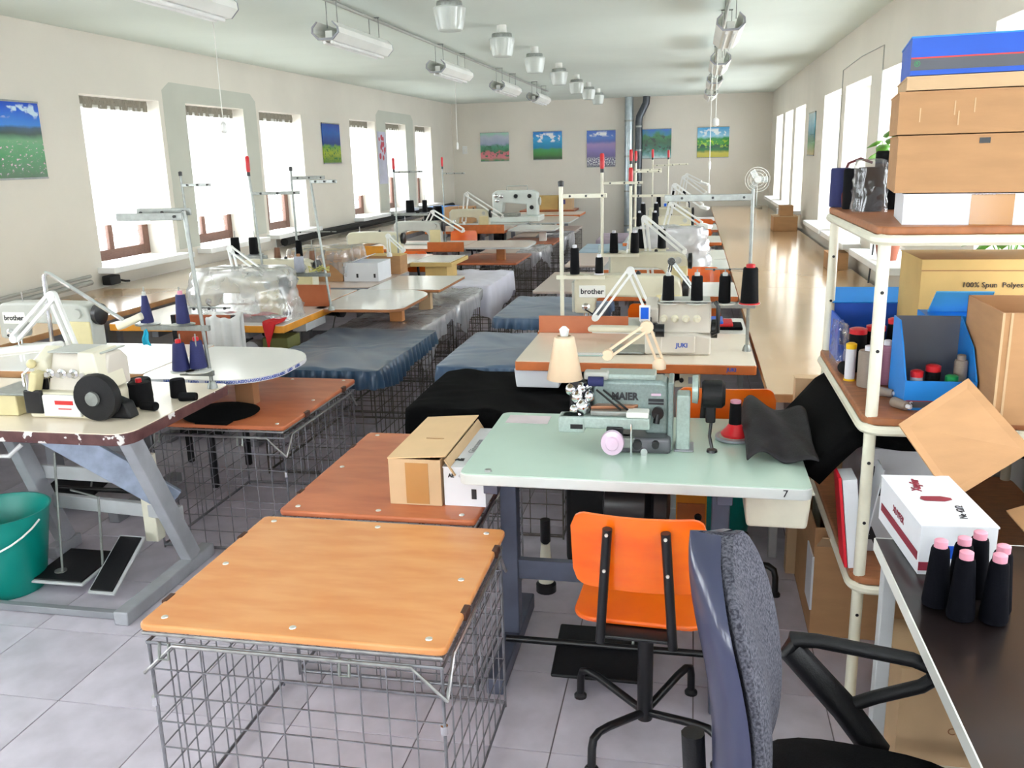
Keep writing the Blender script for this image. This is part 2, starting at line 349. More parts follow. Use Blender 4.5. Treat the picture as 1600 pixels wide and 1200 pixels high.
# ------------------------------------------------------------ room shell
def build_room():
    floor = struct(MB().box(XL-.3, XR+.3, YF-.3, YB+.3, -.2, -.004).make('floor', JOINT, smooth=0))
    T = .4; g = .0022
    tm = MB().prism([(-T/2+g,-T/2+g),(T/2-g,-T/2+g),(T/2-g,T/2-g),(-T/2+g,T/2-g)], -.006, 0).mesh('tile', TILE, 0)
    rest = MB(); cells = []
    i0 = -1.963 - 7*T; j0 = 2.18 - 13*T
    for j in range(60):
        for i in range(16):
            cx, cy = i0+(i+.5)*T, j0+(j+.5)*T
            if cx < XL-.2 or cx > XR+.2 or cy > YB+.2 or cy < YF-.2: continue
            cells.append((cx, cy))
    near = [c for c in cells if 1.3 < c[1] < 7.6][:300]
    ns = set(near)
    for c in cells:
        if c in ns:
            o = bpy.data.objects.new('tile', tm); COL.objects.link(o); o.parent = floor; o.location = (c[0], c[1], RNG.uniform(-.0006, 0))
        else:
            rest.box(c[0]-T/2+g, c[0]+T/2-g, c[1]-T/2+g, c[1]+T/2-g, -.006, -.0003)
    r = rest.make('floor_tiles', TILE, floor, smooth=0); r['kind'] = 'stuff'
    struct(MB().box(XL-.3, XR+.3, YF-.3, YB+.3, ZC, ZC+.15).make('ceiling', CEIL, smooth=0))
    struct(MB().box(XL-.32, XR+.32, YB, YB+.25, -.1, ZC+.1).make('wall_back', WALL, smooth=0))
    m = MB(); m.box(XL-.32, XR+.32, YF-.25, YF, -.1, WZ0); m.box(XL-.32, XR+.32, YF-.25, YF, WZ1, ZC+.1)
    xs = [XL-.32] + [v for w in FW_ADDED for v in w] + [XR+.32]
    for k in range(0, len(xs), 2): m.box(xs[k], xs[k+1], YF-.25, YF, WZ0, WZ1)
    struct(m.make('wall_front', WALL, smooth=0))
    for k, (a, b) in enumerate(FW_ADDED):  # added windows out of view, letting daylight onto the foreground
        w = thing('window_%d' % (40+k), 'x', 'x'); del w['label'], w['category']; w['kind'] = 'structure'
        m = MB(); t = .055; y0, y1 = YF-.22, YF-.17
        for (xa, xb, za, zb) in ((a, a+t, WZ0, WZ1), (b-t, b, WZ0, WZ1), (a+t, b-t, WZ0, WZ0+t), (a+t, b-t, WZ1-t, WZ1), ((a+b)/2-.03, (a+b)/2+.03, WZ0+t, WZ1-t)): m.box(xa, xb, y0, y1, za, zb)
        m.make('frame', BROWN, w, bevel=.005)
        for xa, xb in ((a+t, (a+b)/2-.03), ((a+b)/2+.03, b-t)): MB().box(xa, xb, YF-.197, YF-.193, WZ0+t, WZ1-t).make('pane', GLASS, w, smooth=0)
    for nm, ws, xa, xb in (('wall_left', LW, XL-WT, XL), ('wall_right', RW, XR, XR+WT)):
        m = MB(); m.box(xa, xb, YF, YB, -.1, WZ0-.04); m.box(xa, xb, YF, YB, WZ1, ZC+.1)
        ys = [YF] + [v for w in ws for v in w] + [YB]
        for k in range(0, len(ys), 2): m.box(xa, xb, ys[k], ys[k+1], WZ0-.04, WZ1)
        struct(m.make(nm, WALL, smooth=0))
    for n_, ws, sg, xi in ((1, LW, -1, XL), (20, RW, 1, XR)):
        for k, (a, b) in enumerate(ws):
            xf = xi + sg*.24   # frame plane
            w = thing('window_%d' % (n_+k), 'x', 'x'); del w['label'], w['category']; w['kind'] = 'structure'
            x0, x1 = sorted((xf, xf+sg*.05))
            m = MB(); t = .085 if sg < 0 else .06
            for (ya, yb, za, zb) in ((a, a+t, WZ0, WZ1), (b-t, b, WZ0, WZ1), (a+t, b-t, WZ0, WZ0+t), (a+t, b-t, WZ1-t, WZ1)): m.box(x0, x1, ya, yb, za, zb)
            m.make('frame', BROWN, w, bevel=.006)
            mm = MB(); mid = (a+b)/2
            mm.box(x0+.008, x1-.008, mid-.03, mid+.03, WZ0+t, WZ1-t); mm.make('mullion', BROWN, w, bevel=.004)
            MB().box(x0+.006, x1-.006, a+t, b-t, 1.75, 1.79).make('transom', BROWN if sg < 0 else SILLW, w, bevel=.004)
            for (ya, yb) in ((a+t, mid-.03), (mid+.03, b-t)):
                xm = (x0+x1)/2
                MB().box(xm-.002, xm+.002, ya, yb, WZ0+t, 1.75).make('pane', GLASS, w, smooth=0)
                MB().box(xm-.002, xm+.002, ya, yb, 1.79, WZ1-t).make('pane', GLASS, w, smooth=0)
            # outside grille bars
            xg = xi + sg*(WT+.0)
            gm = MB()
            q = a+.08
            while q < b-.04: gm.cyl((xg, q, WZ0), (xg, q, WZ1), .006, n=6); q += .12
            for z in (1.12, 1.45, 1.8): gm.bar((xg, a, z), (xg, b, z), .006, .02)
            gm.make('grille', WHITE if sg < 0 else STEEL, w)['kind'] = 'stuff'
            s0, s1 = sorted((xf - sg*.0, xi - sg*.14))
            MB().box(s0, s1, a-.06, b+.06, WZ0-.045, WZ0).make('window_sill', SILLW, w, bevel=.006)
    struct(MB().box(XL, XL+.02, YF, YB, 0, .08).make('baseboard_left', GREYP, smooth=0))
    struct(MB().box(XR-.02, XR, YF, YB, 0, .08).make('baseboard_right', GREYP, smooth=0))
build_room()
PATCH = mat('grey_green_paint', (198,199,188), .85, n=2, amt=.05)
for (ya, yb, wa, wb) in ((7.06, 8.72, 7.4, 8.45), (12.3, 14.0, 12.69, 13.62)):
    pw = bpy.data.objects['wall_left']
    P_ = [(ya,.95),(wa,.95),(wa,2.18),(wb,2.18),(wb,.95),(yb,.95),(yb,2.26),(yb-.1,2.33),(ya+.12,2.34),(ya,2.27)]
    MB().prism(P_, XL, XL+.0015, 'x').make('paint_patch', PATCH, pw, smooth=0)

def build_curtains():
    drops = [1.18, 1.2, 1.2, 1.2, 1.21, 1.2, 1.33, 1.18, 1.42, 1.38]
    names = ['behind the window nearest the camera']*4 + ['in the window beside the meadow poster', 'in the window behind the near thread stand', 'in the third window from the meadow poster',
             'in the window just past the blue hillside poster', 'in the second window from the back corner', 'in the window next to the back corner']
    for k, ((a, b), zb) in enumerate(zip(LW, drops)):
        if k < 4: continue
        ph = RNG.uniform(0, 6)
        right_gap = .16 if k in (4,5,6) else .12
        def fn(u, v, a=a, b=b, zb=zb, ph=ph):
            y = a+.02 + (b-a-.04-right_gap*(.35+.65*v))*u
            z = 2.12 + (zb-2.12)*v + (.02*sin(u*3+ph) if v > .98 else 0)
            amp = .012 + .012*v
            x = XL-.115 + amp*sin(u*38+ph+.8*sin(u*9)) + .008*sin(u*91)*(1-v)
            return (x, y, z)
        t = thing('curtain', 'white sheer curtain ' + names[k], 'curtain', group='sheer curtains on the left windows')
        MB().surf(fn, 70, 8).make('sheer_panel', SHEER, t, smooth=60)
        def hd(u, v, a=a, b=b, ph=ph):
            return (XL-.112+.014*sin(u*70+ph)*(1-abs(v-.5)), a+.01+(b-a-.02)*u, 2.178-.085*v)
        MB().surf(hd, 60, 4).make('gathered_heading', HEAD_SHADE, t, smooth=60)
        MB().cyl((XL-.13, a, 2.15), (XL-.13, b, 2.15), .008).make('rail', BROWN, t)
build_curtains()

# ------------------------------------------------------------ posters
def poster_mat(name, stops, spots=None, ridge=None, vstops=None):
    m = bpy.data.materials.new(name); m.use_nodes = True
    t = m.node_tree; N = t.nodes; L = t.links; b = N['Principled BSDF']; b.inputs['Roughness'].default_value = .22
    tc = N.new('ShaderNodeTexCoord'); sp = N.new('ShaderNodeSeparateXYZ'); L.new(tc.outputs['UV'], sp.inputs[0])
    no = N.new('ShaderNodeTexNoise'); no.inputs['Scale'].default_value = 4; no.inputs['Detail'].default_value = 6; L.new(tc.outputs['UV'], no.inputs['Vector'])
    ma = N.new('ShaderNodeMath'); ma.operation = 'MULTIPLY_ADD'; ma.inputs[1].default_value = ridge or .15; L.new(no.outputs[0], ma.inputs[0])
    sb = N.new('ShaderNodeMath'); sb.operation = 'SUBTRACT'; sb.inputs[1].default_value = (ridge or .15)*.5; L.new(sp.outputs[1], sb.inputs[0]); L.new(sb.outputs[0], ma.inputs[2])
    cr = N.new('ShaderNodeValToRGB'); L.new(ma.outputs[0], cr.inputs[0])
    e = cr.color_ramp.elements
    while len(e) > 1: e.remove(e[0])
    e[0].position = stops[0][0]; e[0].color = (*lin(stops[0][1]), 1)
    for p, c in stops[1:]:
        k = e.new(p); k.color = (*lin(c), 1)
    cur = cr.outputs[0]
    for (sc, th, col, v0, v1) in (spots or []):
        vn = N.new('ShaderNodeTexNoise'); vn.inputs['Scale'].default_value = sc; vn.inputs['Detail'].default_value = 3; L.new(tc.outputs['UV'], vn.inputs['Vector'])
        gt = N.new('ShaderNodeMapRange'); gt.inputs[1].default_value = th-.03; gt.inputs[2].default_value = th+.03; L.new(vn.outputs[0], gt.inputs[0])
        lo = N.new('ShaderNodeMapRange'); lo.inputs[1].default_value = v0; lo.inputs[2].default_value = v0+.06; L.new(sp.outputs[1], lo.inputs[0])
        hi = N.new('ShaderNodeMapRange'); hi.inputs[1].default_value = v1; hi.inputs[2].default_value = v1-.06; L.new(sp.outputs[1], hi.inputs[0])
        m1 = N.new('ShaderNodeMath'); m1.operation = 'MULTIPLY'; L.new(gt.outputs[0], m1.inputs[0]); L.new(lo.outputs[0], m1.inputs[1])
        m2 = N.new('ShaderNodeMath'); m2.operation = 'MULTIPLY'; L.new(m1.outputs[0], m2.inputs[0]); L.new(hi.outputs[0], m2.inputs[1])
        x = N.new('ShaderNodeMix'); x.data_type = 'RGBA'; L.new(m2.outputs[0], x.inputs[0]); L.new(cur, x.inputs[6]); x.inputs[7].default_value = (*lin(col), 1); cur = x.outputs[2]
    L.new(cur, b.inputs['Base Color']); return m
PM = [
 poster_mat('print_meadow', [(0,(40,96,44)),(.3,(44,140,70)),(.5,(96,160,110)),(.58,(30,70,60)),(.66,(30,80,110)),(.7,(40,130,220)),(.9,(10,90,210)),(1,(6,70,190))], [(26,.63,(214,190,200),.02,.5),(6,.6,(200,225,245),.78,1)], .1),
 poster_mat('print_hillside', [(0,(90,130,30)),(.25,(160,180,40)),(.42,(110,160,50)),(.48,(20,60,130)),(.6,(16,70,150)),(.8,(20,90,180)),(1,(16,70,170))], [(14,.58,(40,110,40),0,.45)], .25),
 poster_mat('print_pink_path', [(0,(60,130,80)),(.12,(210,120,130)),(.3,(200,110,120)),(.36,(40,120,80)),(.52,(60,140,110)),(.6,(150,160,190)),(.85,(180,190,206)),(1,(150,200,180))], [(9,.56,(30,100,70),.1,.6)], .3),
 poster_mat('print_green_bay', [(0,(30,70,30)),(.2,(50,130,50)),(.36,(50,150,80)),(.42,(0,130,180)),(.6,(10,150,200)),(.75,(40,160,220)),(1,(10,110,200))], [(5,.54,(235,240,245),.6,.98)], .12),
 poster_mat('print_lavender', [(0,(60,50,80)),(.2,(70,60,110)),(.45,(120,100,170)),(.62,(150,120,180)),(.7,(60,90,170)),(.84,(60,110,200)),(1,(40,90,190))], [(30,.53,(225,225,230),0,.28),(5,.54,(235,240,245),.82,.99)], .1),
 poster_mat('print_gorge', [(0,(190,215,215)),(.1,(120,180,180)),(.3,(20,110,80)),(.55,(20,90,50)),(.75,(30,120,60)),(.85,(40,130,160)),(1,(30,110,200))], [(7,.58,(10,60,40),.2,.8)], .5),
 poster_mat('print_valley', [(0,(190,180,60)),(.14,(200,190,70)),(.24,(40,120,60)),(.38,(20,80,60)),(.45,(60,150,50)),(.62,(40,140,60)),(.7,(150,205,230)),(1,(60,160,220))], [(10,.56,(150,200,50),.3,.6),(5,.55,(230,240,245),.68,.98)], .2),
 poster_mat('print_lake', [(0,(190,170,130)),(.25,(120,160,120)),(.45,(80,130,140)),(.7,(120,180,200)),(1,(170,210,225))], None, .3),
]
def poster(k, wall, c, w, h, label):
    # wall: 'L','R','B'; c = (coordinate along the wall, z of centre)
    loc, rz = {'L': ((XL+.006, c[0], c[1]), -pi/2), 'R': ((XR-.006, c[0], c[1]), pi/2), 'B': ((c[0], YB-.006, c[1]), 0)}[wall]
    if wall == 'L': rz = pi/2
    if wall == 'R': rz = -pi/2
    t = thing('poster', label, 'poster', loc, rz, 'landscape posters on the walls')
    # sheet faces local -y
    o = MB().box(-w/2, w/2, -.008, .002, -h/2, h/2).make('sheet', PM[k], t, smooth=0)
    me = o.data; uv = me.uv_layers.new(name='UVMap')
    for li in me.loops:
        p = me.vertices[li.vertex_index].co; uv.data[li.index].uv = ((p.x/w+.5)+k*.013, p.z/h+.5)
    MB().box(-w/2, w/2, -.012, .003, h/2, h/2+.012).make('hanging_strip', STEEL, t, smooth=0); MB().box(-w/2, w/2, -.012, .003, -h/2-.012, -h/2).make('hanging_strip', STEEL, t, smooth=0)
    return t
poster(0, 'L', (5.17, 1.845), .72, .48, 'poster of a flowering meadow under blue sky, nearest on the window wall')
poster(1, 'L', (10.62, 1.872), .55, .455, 'poster of a yellow-green hillside and deep blue sea on the window wall')
poster(2, 'B', (-3.57, 1.84), .53, .49, 'poster of a pink flower path and misty trees, leftmost on the back wall')
poster(3, 'B', (-2.595, 1.84), .525, .48, 'poster of a turquoise bay under clouds, second from left on the back wall')
poster(4, 'B', (-1.63, 1.76), .51, .62, 'taller poster of a violet field with white flowers beside the metal duct')
poster(5, 'B', (-.655, 1.818), .51, .49, 'poster of a dark green gorge right of the metal duct')
poster(6, 'B', (.315, 1.815), .54, .5, 'poster of a green valley with a yellow field, rightmost on the back wall')
poster(7, 'R', (10.8, 1.82), .55, .45, 'pale lake poster between the windows on the right wall')
tp = thing('poster', 'narrow poster of red blossom on a grey ground between two left windows', 'poster', (XL+.005, 12.47, 1.75), pi/2, 'landscape posters on the walls')
bl = MB(); RB = random.Random(3)
MB().box(-.17, .17, -.006, .002, -.42, .3).make('sheet', mat('poster_grey', (196,196,214), .4), tp, smooth=0)
for i in range(16): bl.cyl((RB.uniform(-.14,.14), -.007, RB.uniform(-.1,.25)), (RB.uniform(-.14,.14)*0+0, -.006, 0), .001) if False else bl.lathe([(RB.uniform(.02,.05), 0), (.001, -.002)], (RB.uniform(-.12,.12), -.006, RB.uniform(-.08,.24)), 7, 'y')
bl.make('blossom_print', mat('blossom', (190,60,80), .5), tp)

# ------------------------------------------------------------ ceiling fittings
def cone_lamp():
    t = thing('ceiling_lamp', '', 'lamp', (0,0,ZC), 0, 'frosted glass bucket lamps in a row on the ceiling')
    MB().lathe([(.05,.075),(.05,0)], n=16).make('ceiling_rose', WHITE, t)
    MB().lathe([(.10,0),(.105,-.02),(.10,-.045)], n=20).make('collar', STEEL, t)
    MB().lathe([(.125,-.04),(.132,-.05),(.11,-.17),(.098,-.2)], n=20, cap=False).make('glass_shade', FROST, t)
    MB().lathe([(.098,-.2),(.09,-.206),(.03,-.207)], n=20).make('diffuser', FROST, t)
    MB().sphere((0,0,-.1), .035, 8, 6).make('bulb', WHITE, t)
    return t
lamp_y = [5.47, 6.98, 8.42, 9.95, 11.45, 12.75, 14.0]
ords = ['nearest', 'second', 'third', 'fourth', 'fifth', 'sixth', 'farthest']
c0 = cone_lamp()
for i, y in enumerate(lamp_y):
    o = c0 if i == 0 else copy_tree(c0)
    o.location = (-1.44, y, ZC-.06); o.scale = (.74,.74,.8); o['label'] = 'frosted glass bucket lamp on the ceiling, %s of the row' % ords[i]
t = thing('smoke_detector', 'small round smoke detector on the ceiling beside the bucket lamps', 'detector', (-1.75, 8.25, ZC))
MB().lathe([(.06,0),(.06,-.03),(.045,-.045)], n=18).make('base', IVORY, t); MB().lathe([(.025,-.045),(.02,-.055)], n=12).make('sensor', GREYP, t)

def fluo(L):
    # trough-shaped hanging fluorescent fitting along local y, origin at the ceiling
    t = thing('hanging_light', '', 'light', (0,0,ZC), 0)
    prof = [(-.07,-.30),(-.13,-.25),(-.125,-.21),(-.075,-.17),(-.068,-.175),(-.112,-.215),(-.115,-.247),(-.06,-.285),
            (.06,-.285),(.115,-.247),(.112,-.215),(.068,-.175),(.075,-.17),(.125,-.21),(.13,-.25),(.07,-.30)]
    MB().prism(prof, -L/2, L/2, 'y').make('housing', WHITE, t, smooth=20)
    for y in (-L/2-.012, L/2): MB().prism(prof, y, y+.012, 'y').make('end_plate', GREYP, t, smooth=0)
    MB().prism([(-.035,-.285),(.035,-.285),(.035,-.225),(-.035,-.225)], -L/2+.05, L/2-.05, 'y').make('ballast_box', WHITE, t, bevel=.005)
    for sx in (-.035, .035): MB().cyl((sx,-L/2+.03,-.31), (sx,L/2-.03,-.31), .013, n=10).make('tube', LAMPW, t)
    for y in (-L/2+.12, L/2-.12):
        m = MB(); m.cyl((-.05,y,0), (-.05,y,-.2), .004, n=6); m.cyl((.05,y,0), (.05,y,-.2), .004, n=6); m.cyl((-.06,y,-.004), (.06,y,-.004), .006, n=6)
        m.make('hanger', STEEL, t)['kind'] = 'stuff'
    t.scale = (.68, 1, .82)
    return t
f0 = fluo(1.0)
FL = [(-2.36, 3.95), (-2.2, 5.9), (-2.18, 8.25), (-2.14, 10.55), (-2.1, 12.6)]
for i, (x, y) in enumerate(FL):
    o = f0 if i == 0 else copy_tree(f0)
    o.location = (x, y, ZC); o['group'] = 'trough lights hung over the left aisle'
    o['label'] = 'white trough fluorescent light hung over the left aisle, %s from the camera' % ['first','second','third','fourth','fifth'][i]
FR = [(.2, 6.45), (.2, 8.7), (.2, 10.9), (.2, 13.1)]
for i, (x, y) in enumerate(FR):
    o = copy_tree(f0); o.location = (x, y, ZC); o['group'] = 'trough lights hung over the right machines'
    o['label'] = 'white trough fluorescent light hung over the right machines, %s from the camera' % ['first','second','third','fourth'][i]
m = MB(); m.cyl((-2.2, 2.5, ZC-.012), (-2.2, 14, ZC-.012), .012, n=8)
tag(m.make('cable_conduit', CABLE), 'thin grey cable conduit along the ceiling above the left trough lights', 'conduit')
m = MB(); m.cyl((.2, 4.5, ZC-.012), (.2, 14, ZC-.012), .012, n=8)
tag(m.make('cable_conduit', CABLE), 'thin grey cable conduit along the ceiling above the right trough lights', 'conduit')
def pull(x, y, z1, z0, label, r=.012):
    t = thing('pull_cord', label, 'pull cord', (x, y, z0))
    MB().cyl((0,0,.06), (0,0,z1-z0), .003, n=6).make('cord', WHITE, t)
    MB().lathe([(.008,0),(r,.012),(r,.06),(.006,.075)], n=10).make('handle', LAMPW, t)
pull(-3.0, 5.53, ZC, 1.85, 'pull cord with white handle hanging before the second left curtain', .02)
pull(.17, 8.0, ZC, 1.86, 'short pull cord with thick white handle below the right trough lights', .026)
pull(.135, 8.3, 2.40, 1.3, 'longest pull cord of the right trough lights')
pull(.14, 8.6, 2.40, 1.5, 'thin pull cord left of the longest one under the right trough lights')
pull(-2.5, 9.6, ZC, 1.75, 'pull cord hanging in front of the back left corner')
# light switch
t = thing('light_switch', 'white wall switch near the left corner of the back wall', 'switch', (-4.13, YB, 1.8)); MB().box(-.045,.045,-.02,0,-.07,.07).make('plate', LAMPW, t, bevel=.005); MB().box(-.02,.02,-.028,-.02,-.03,.03).make('rocker', WHITE, t, bevel=.003)
# ducts on the back wall
t = thing('flue_duct', 'bright zinc flue duct running up the back wall', 'duct', (-1.13, 16.27, 0))
m = MB(); m.cyl((0,0,.0),(0,0,ZC),.075,n=18); m.make('pipe', DUCT, t)
for z in (.4,1.0,1.6,2.2): MB().cyl((0,0,z),(0,0,z+.03),.08,n=18).make('seam_collar', STEEL, t)
t = thing('flue_duct', 'dark flue duct with elbow at the ceiling, right of the bright duct', 'duct', (-.96, 16.27, 0))
MB().tube([(0,0,0),(0,0,2.2),(.01,0,2.28),(.08,0,2.42),(.12,0,2.5),(.13,0,ZC)],.062,n=16).make('pipe', DUCTD, t)
for z in (.5,1.1,1.7,2.1): MB().cyl((0,0,z),(0,0,z+.03),.067,n=16).make('seam_collar', STEEL, t)
# wall wiring on the left
tag(MB().tube([(XL+.03, 3.0, .80),(XL+.03, 4.9, .81),(XL+.03,5.8,.84)], .02, 8).make('cable_run', CABLE), 'thick grey cable along the left wall just above the bench', 'cable')
tag(MB().tube([(XL+.03, 3.0, .86),(XL+.03, 4.9, .86),(XL+.03,5.8,.885)], .012, 8).make('cable_run', CABLE), 'thin grey cable above the thick one on the left wall', 'cable')
m = MB(); m.tube([(XL+.1, 8.9, .84),(XL+.1, 10.0, .85),(XL+.09,11.2,.84),(XL+.1,13.4,.85),(XL+.09,15.9,.84)], .045, 8)
tag(m.make('pipe_insulation', BLKFOAM), 'black insulated pipe along the left wall below the far window sills', 'pipe')
for (y, lab) in ((5.98, 'black socket adaptor at the near end of the left sill'), (10.6, 'black socket adaptor below the hillside poster')):
    t = thing('power_adaptor', lab, 'adaptor', (XL+.06, y, .83)); MB().box(-.03,.05,-.06,.06,-.03,.04).make('body', BLACKP, t, bevel=.01); MB().tube([(.02,.06,0),(.04,.12,-.02),(.02,.2,-.03)],.008).make('lead', BLACKP, t)
# thin chased cable line on the right wall
m = MB(); m.tube([(XR-.004,7.0,1.0),(XR-.004,7.0,2.35),(XR-.004,7.9,2.36),(XR-.004,8.8,2.33),(XR-.004,8.8,1.0)], .004, 6)
tag(m.make('wall_cable', CABLE), 'thin grey cable looping around a window on the right wall', 'cable')

# ------------------------------------------------------------ benches along the walls
def bench(x0, x1, y0, y1, z, m, edge, label, legs=True, seam_over=0):
    t = thing('work_bench', label, 'bench', ((x0+x1)/2, (y0+y1)/2, 0))
    hx, hy = (x1-x0)/2, (y1-y0)/2
    MB().box(-hx, hx, -hy+.002, hy-.002, z-.004, z).make('worktop', m, t, smooth=0)
    MB().box(-hx, hx, -hy+.002, hy-.002, z-.034, z-.004).make('edge_band', edge, t, smooth=0)
    MB().box(-hx+.05, hx-.05, -hy+.08, hy-.08, z-.1, z-.034).make('apron', GREYP, t, smooth=0)
    if legs:
        for sx in (-1, 1):
            for sy in (-1, 1): MB().box(sx*(hx-.05)-.017, sx*(hx-.05)+.017, sy*(hy-.09)-.017, sy*(hy-.09)+.017, 0, z-.034).make('leg', LGREY, t, bevel=.003)
    return t
bench(.31, 1.24, 3.5, 6.4, .73, BENCH, BEDGE, 'beech laminate work bench on the right, nearest section by the shelf rack')
bench(.31, 1.24, 6.4, 10.1, .73, BENCH, BEDGE, 'beech laminate work bench on the right, middle section')
bench(.31, 1.24, 10.1, 14.0, .73, BENCH, BEDGE, 'beech laminate work bench on the right, third section under the far windows')
bench(.31, 1.24, 14.0, 16.3, .73, BENCH, BEDGE, 'beech laminate work bench on the right, last section at the back wall')
bench(XL+.02, -3.5, 2.3, 5.9, .78, BENCH, BEDGE, 'beech work bench along the left wall, nearest section under the cables')
bench(XL+.02, -3.5, 5.9, 9.2, .78, BENCHL, BEDGE, 'pale work bench along the left wall, middle section under the curtains')
bench(XL+.02, -3.5, 9.2, 12.6, .78, BENCHL, BEDGE, 'pale work bench along the left wall below the hillside poster')
bench(XL+.02, -3.5, 12.6, 16.0, .78, BENCHL, BEDGE, 'pale work bench along the left wall, last section at the back corner')
# ------------------------------------------------------------ wire cages
def wire_panel(m, o, u, v, nu, nv, r=.0024):
    # o corner, u and v full edge vectors
    o, u, v = Vector(o), Vector(u), Vector(v)
    for i in range(nu+1): m.cyl(o+u*(i/nu), o+u*(i/nu)+v, r, n=4, cap=False)
    for j in range(nv+1): m.cyl(o+v*(j/nv), o+v*(j/nv)+u, r, n=4, cap=False)
def cover_mesh(w, d, zt, drop, pleat=.006, npl=40, noise=.003, seed=0, rough=0, r=.03, uneven=0):
    R = random.Random(seed); m = MB(); per = []
    def edge(t):  # rounded rectangle by arc length, t in 0..1
        L = 2*(w+d); s = (t % 1)*L
        if s < w: p = (-w/2+s, -d/2)
        elif s < w+d: p = (w/2, -d/2+s-w)
        elif s < 2*w+d: p = (w/2-(s-w-d), d/2)
        else: p = (-w/2, d/2-(s-2*w-d))
        x = max(-w/2+r, min(w/2-r, p[0])); y = max(-d/2+r, min(d/2-r, p[1]))
        q = Vector((p[0]-x, p[1]-y)); 
        if q.length > 1e-6 and abs(q.x) > 1e-6 and abs(q.y) > 1e-6: q = q.normalized()*r
        return x+q.x, y+q.y, q.normalized() if q.length > 1e-6 else Vector((0,0))
    n = 360; rows = []
    ph = R.uniform(0, 6)
    def nz(x, y): return noise*(sin(x*23+ph)+sin(y*19+ph*2+x*7)+.5*sin(x*41+y*33)+.4*sin(y*57-x*21+ph)) 
    for k in (.03, .15, .3, .45, .6, .72, .84, .93, .98):
        rows.append([(edge(i/n)[0]*k, edge(i/n)[1]*k, zt+nz(edge(i/n)[0]*k, edge(i/n)[1]*k)+(rough*R.uniform(-1,1)*.5 if rough > .004 and k > .2 else 0)) for i in range(n)])
    dd = [drop*(1+uneven*sin(i/n*2*pi*3+ph)+uneven*.5*sin(i/n*2*pi*7+ph*3)) for i in range(n)]
    ss = [R.uniform(-1,1) for _ in range(n//3+2)]; ss = [ss[i//3]*(1-(i%3)/3)+ss[i//3+1]*(i%3)/3 for i in range(n)]
    for k, (f, off) in enumerate(((0, 0), (.06, .006), (.35, .01), (.7, .012), (1, .01))):
        row = []
        for i in range(n):
            x, y, q = edge(i/n); a = pleat*f*sin(i/n*2*pi*npl+1.5*sin(i/n*40+ph)) + off + rough*ss[i]*f*1.5
            row.append((x+q.x*a, y+q.y*a, zt-(.004 if k == 0 else 0)-dd[i]*f))
        rows.append(row)
    vs = [p for row in rows for p in row]; nr = len(rows)
    fs = [(i*n+j, i*n+(j+1)%n, (i+1)*n+(j+1)%n, (i+1)*n+j) for i in range(nr-1) for j in range(n)]
    fs.append(tuple(range(n-1, -1, -1)))
    m.add(vs, fs); return m
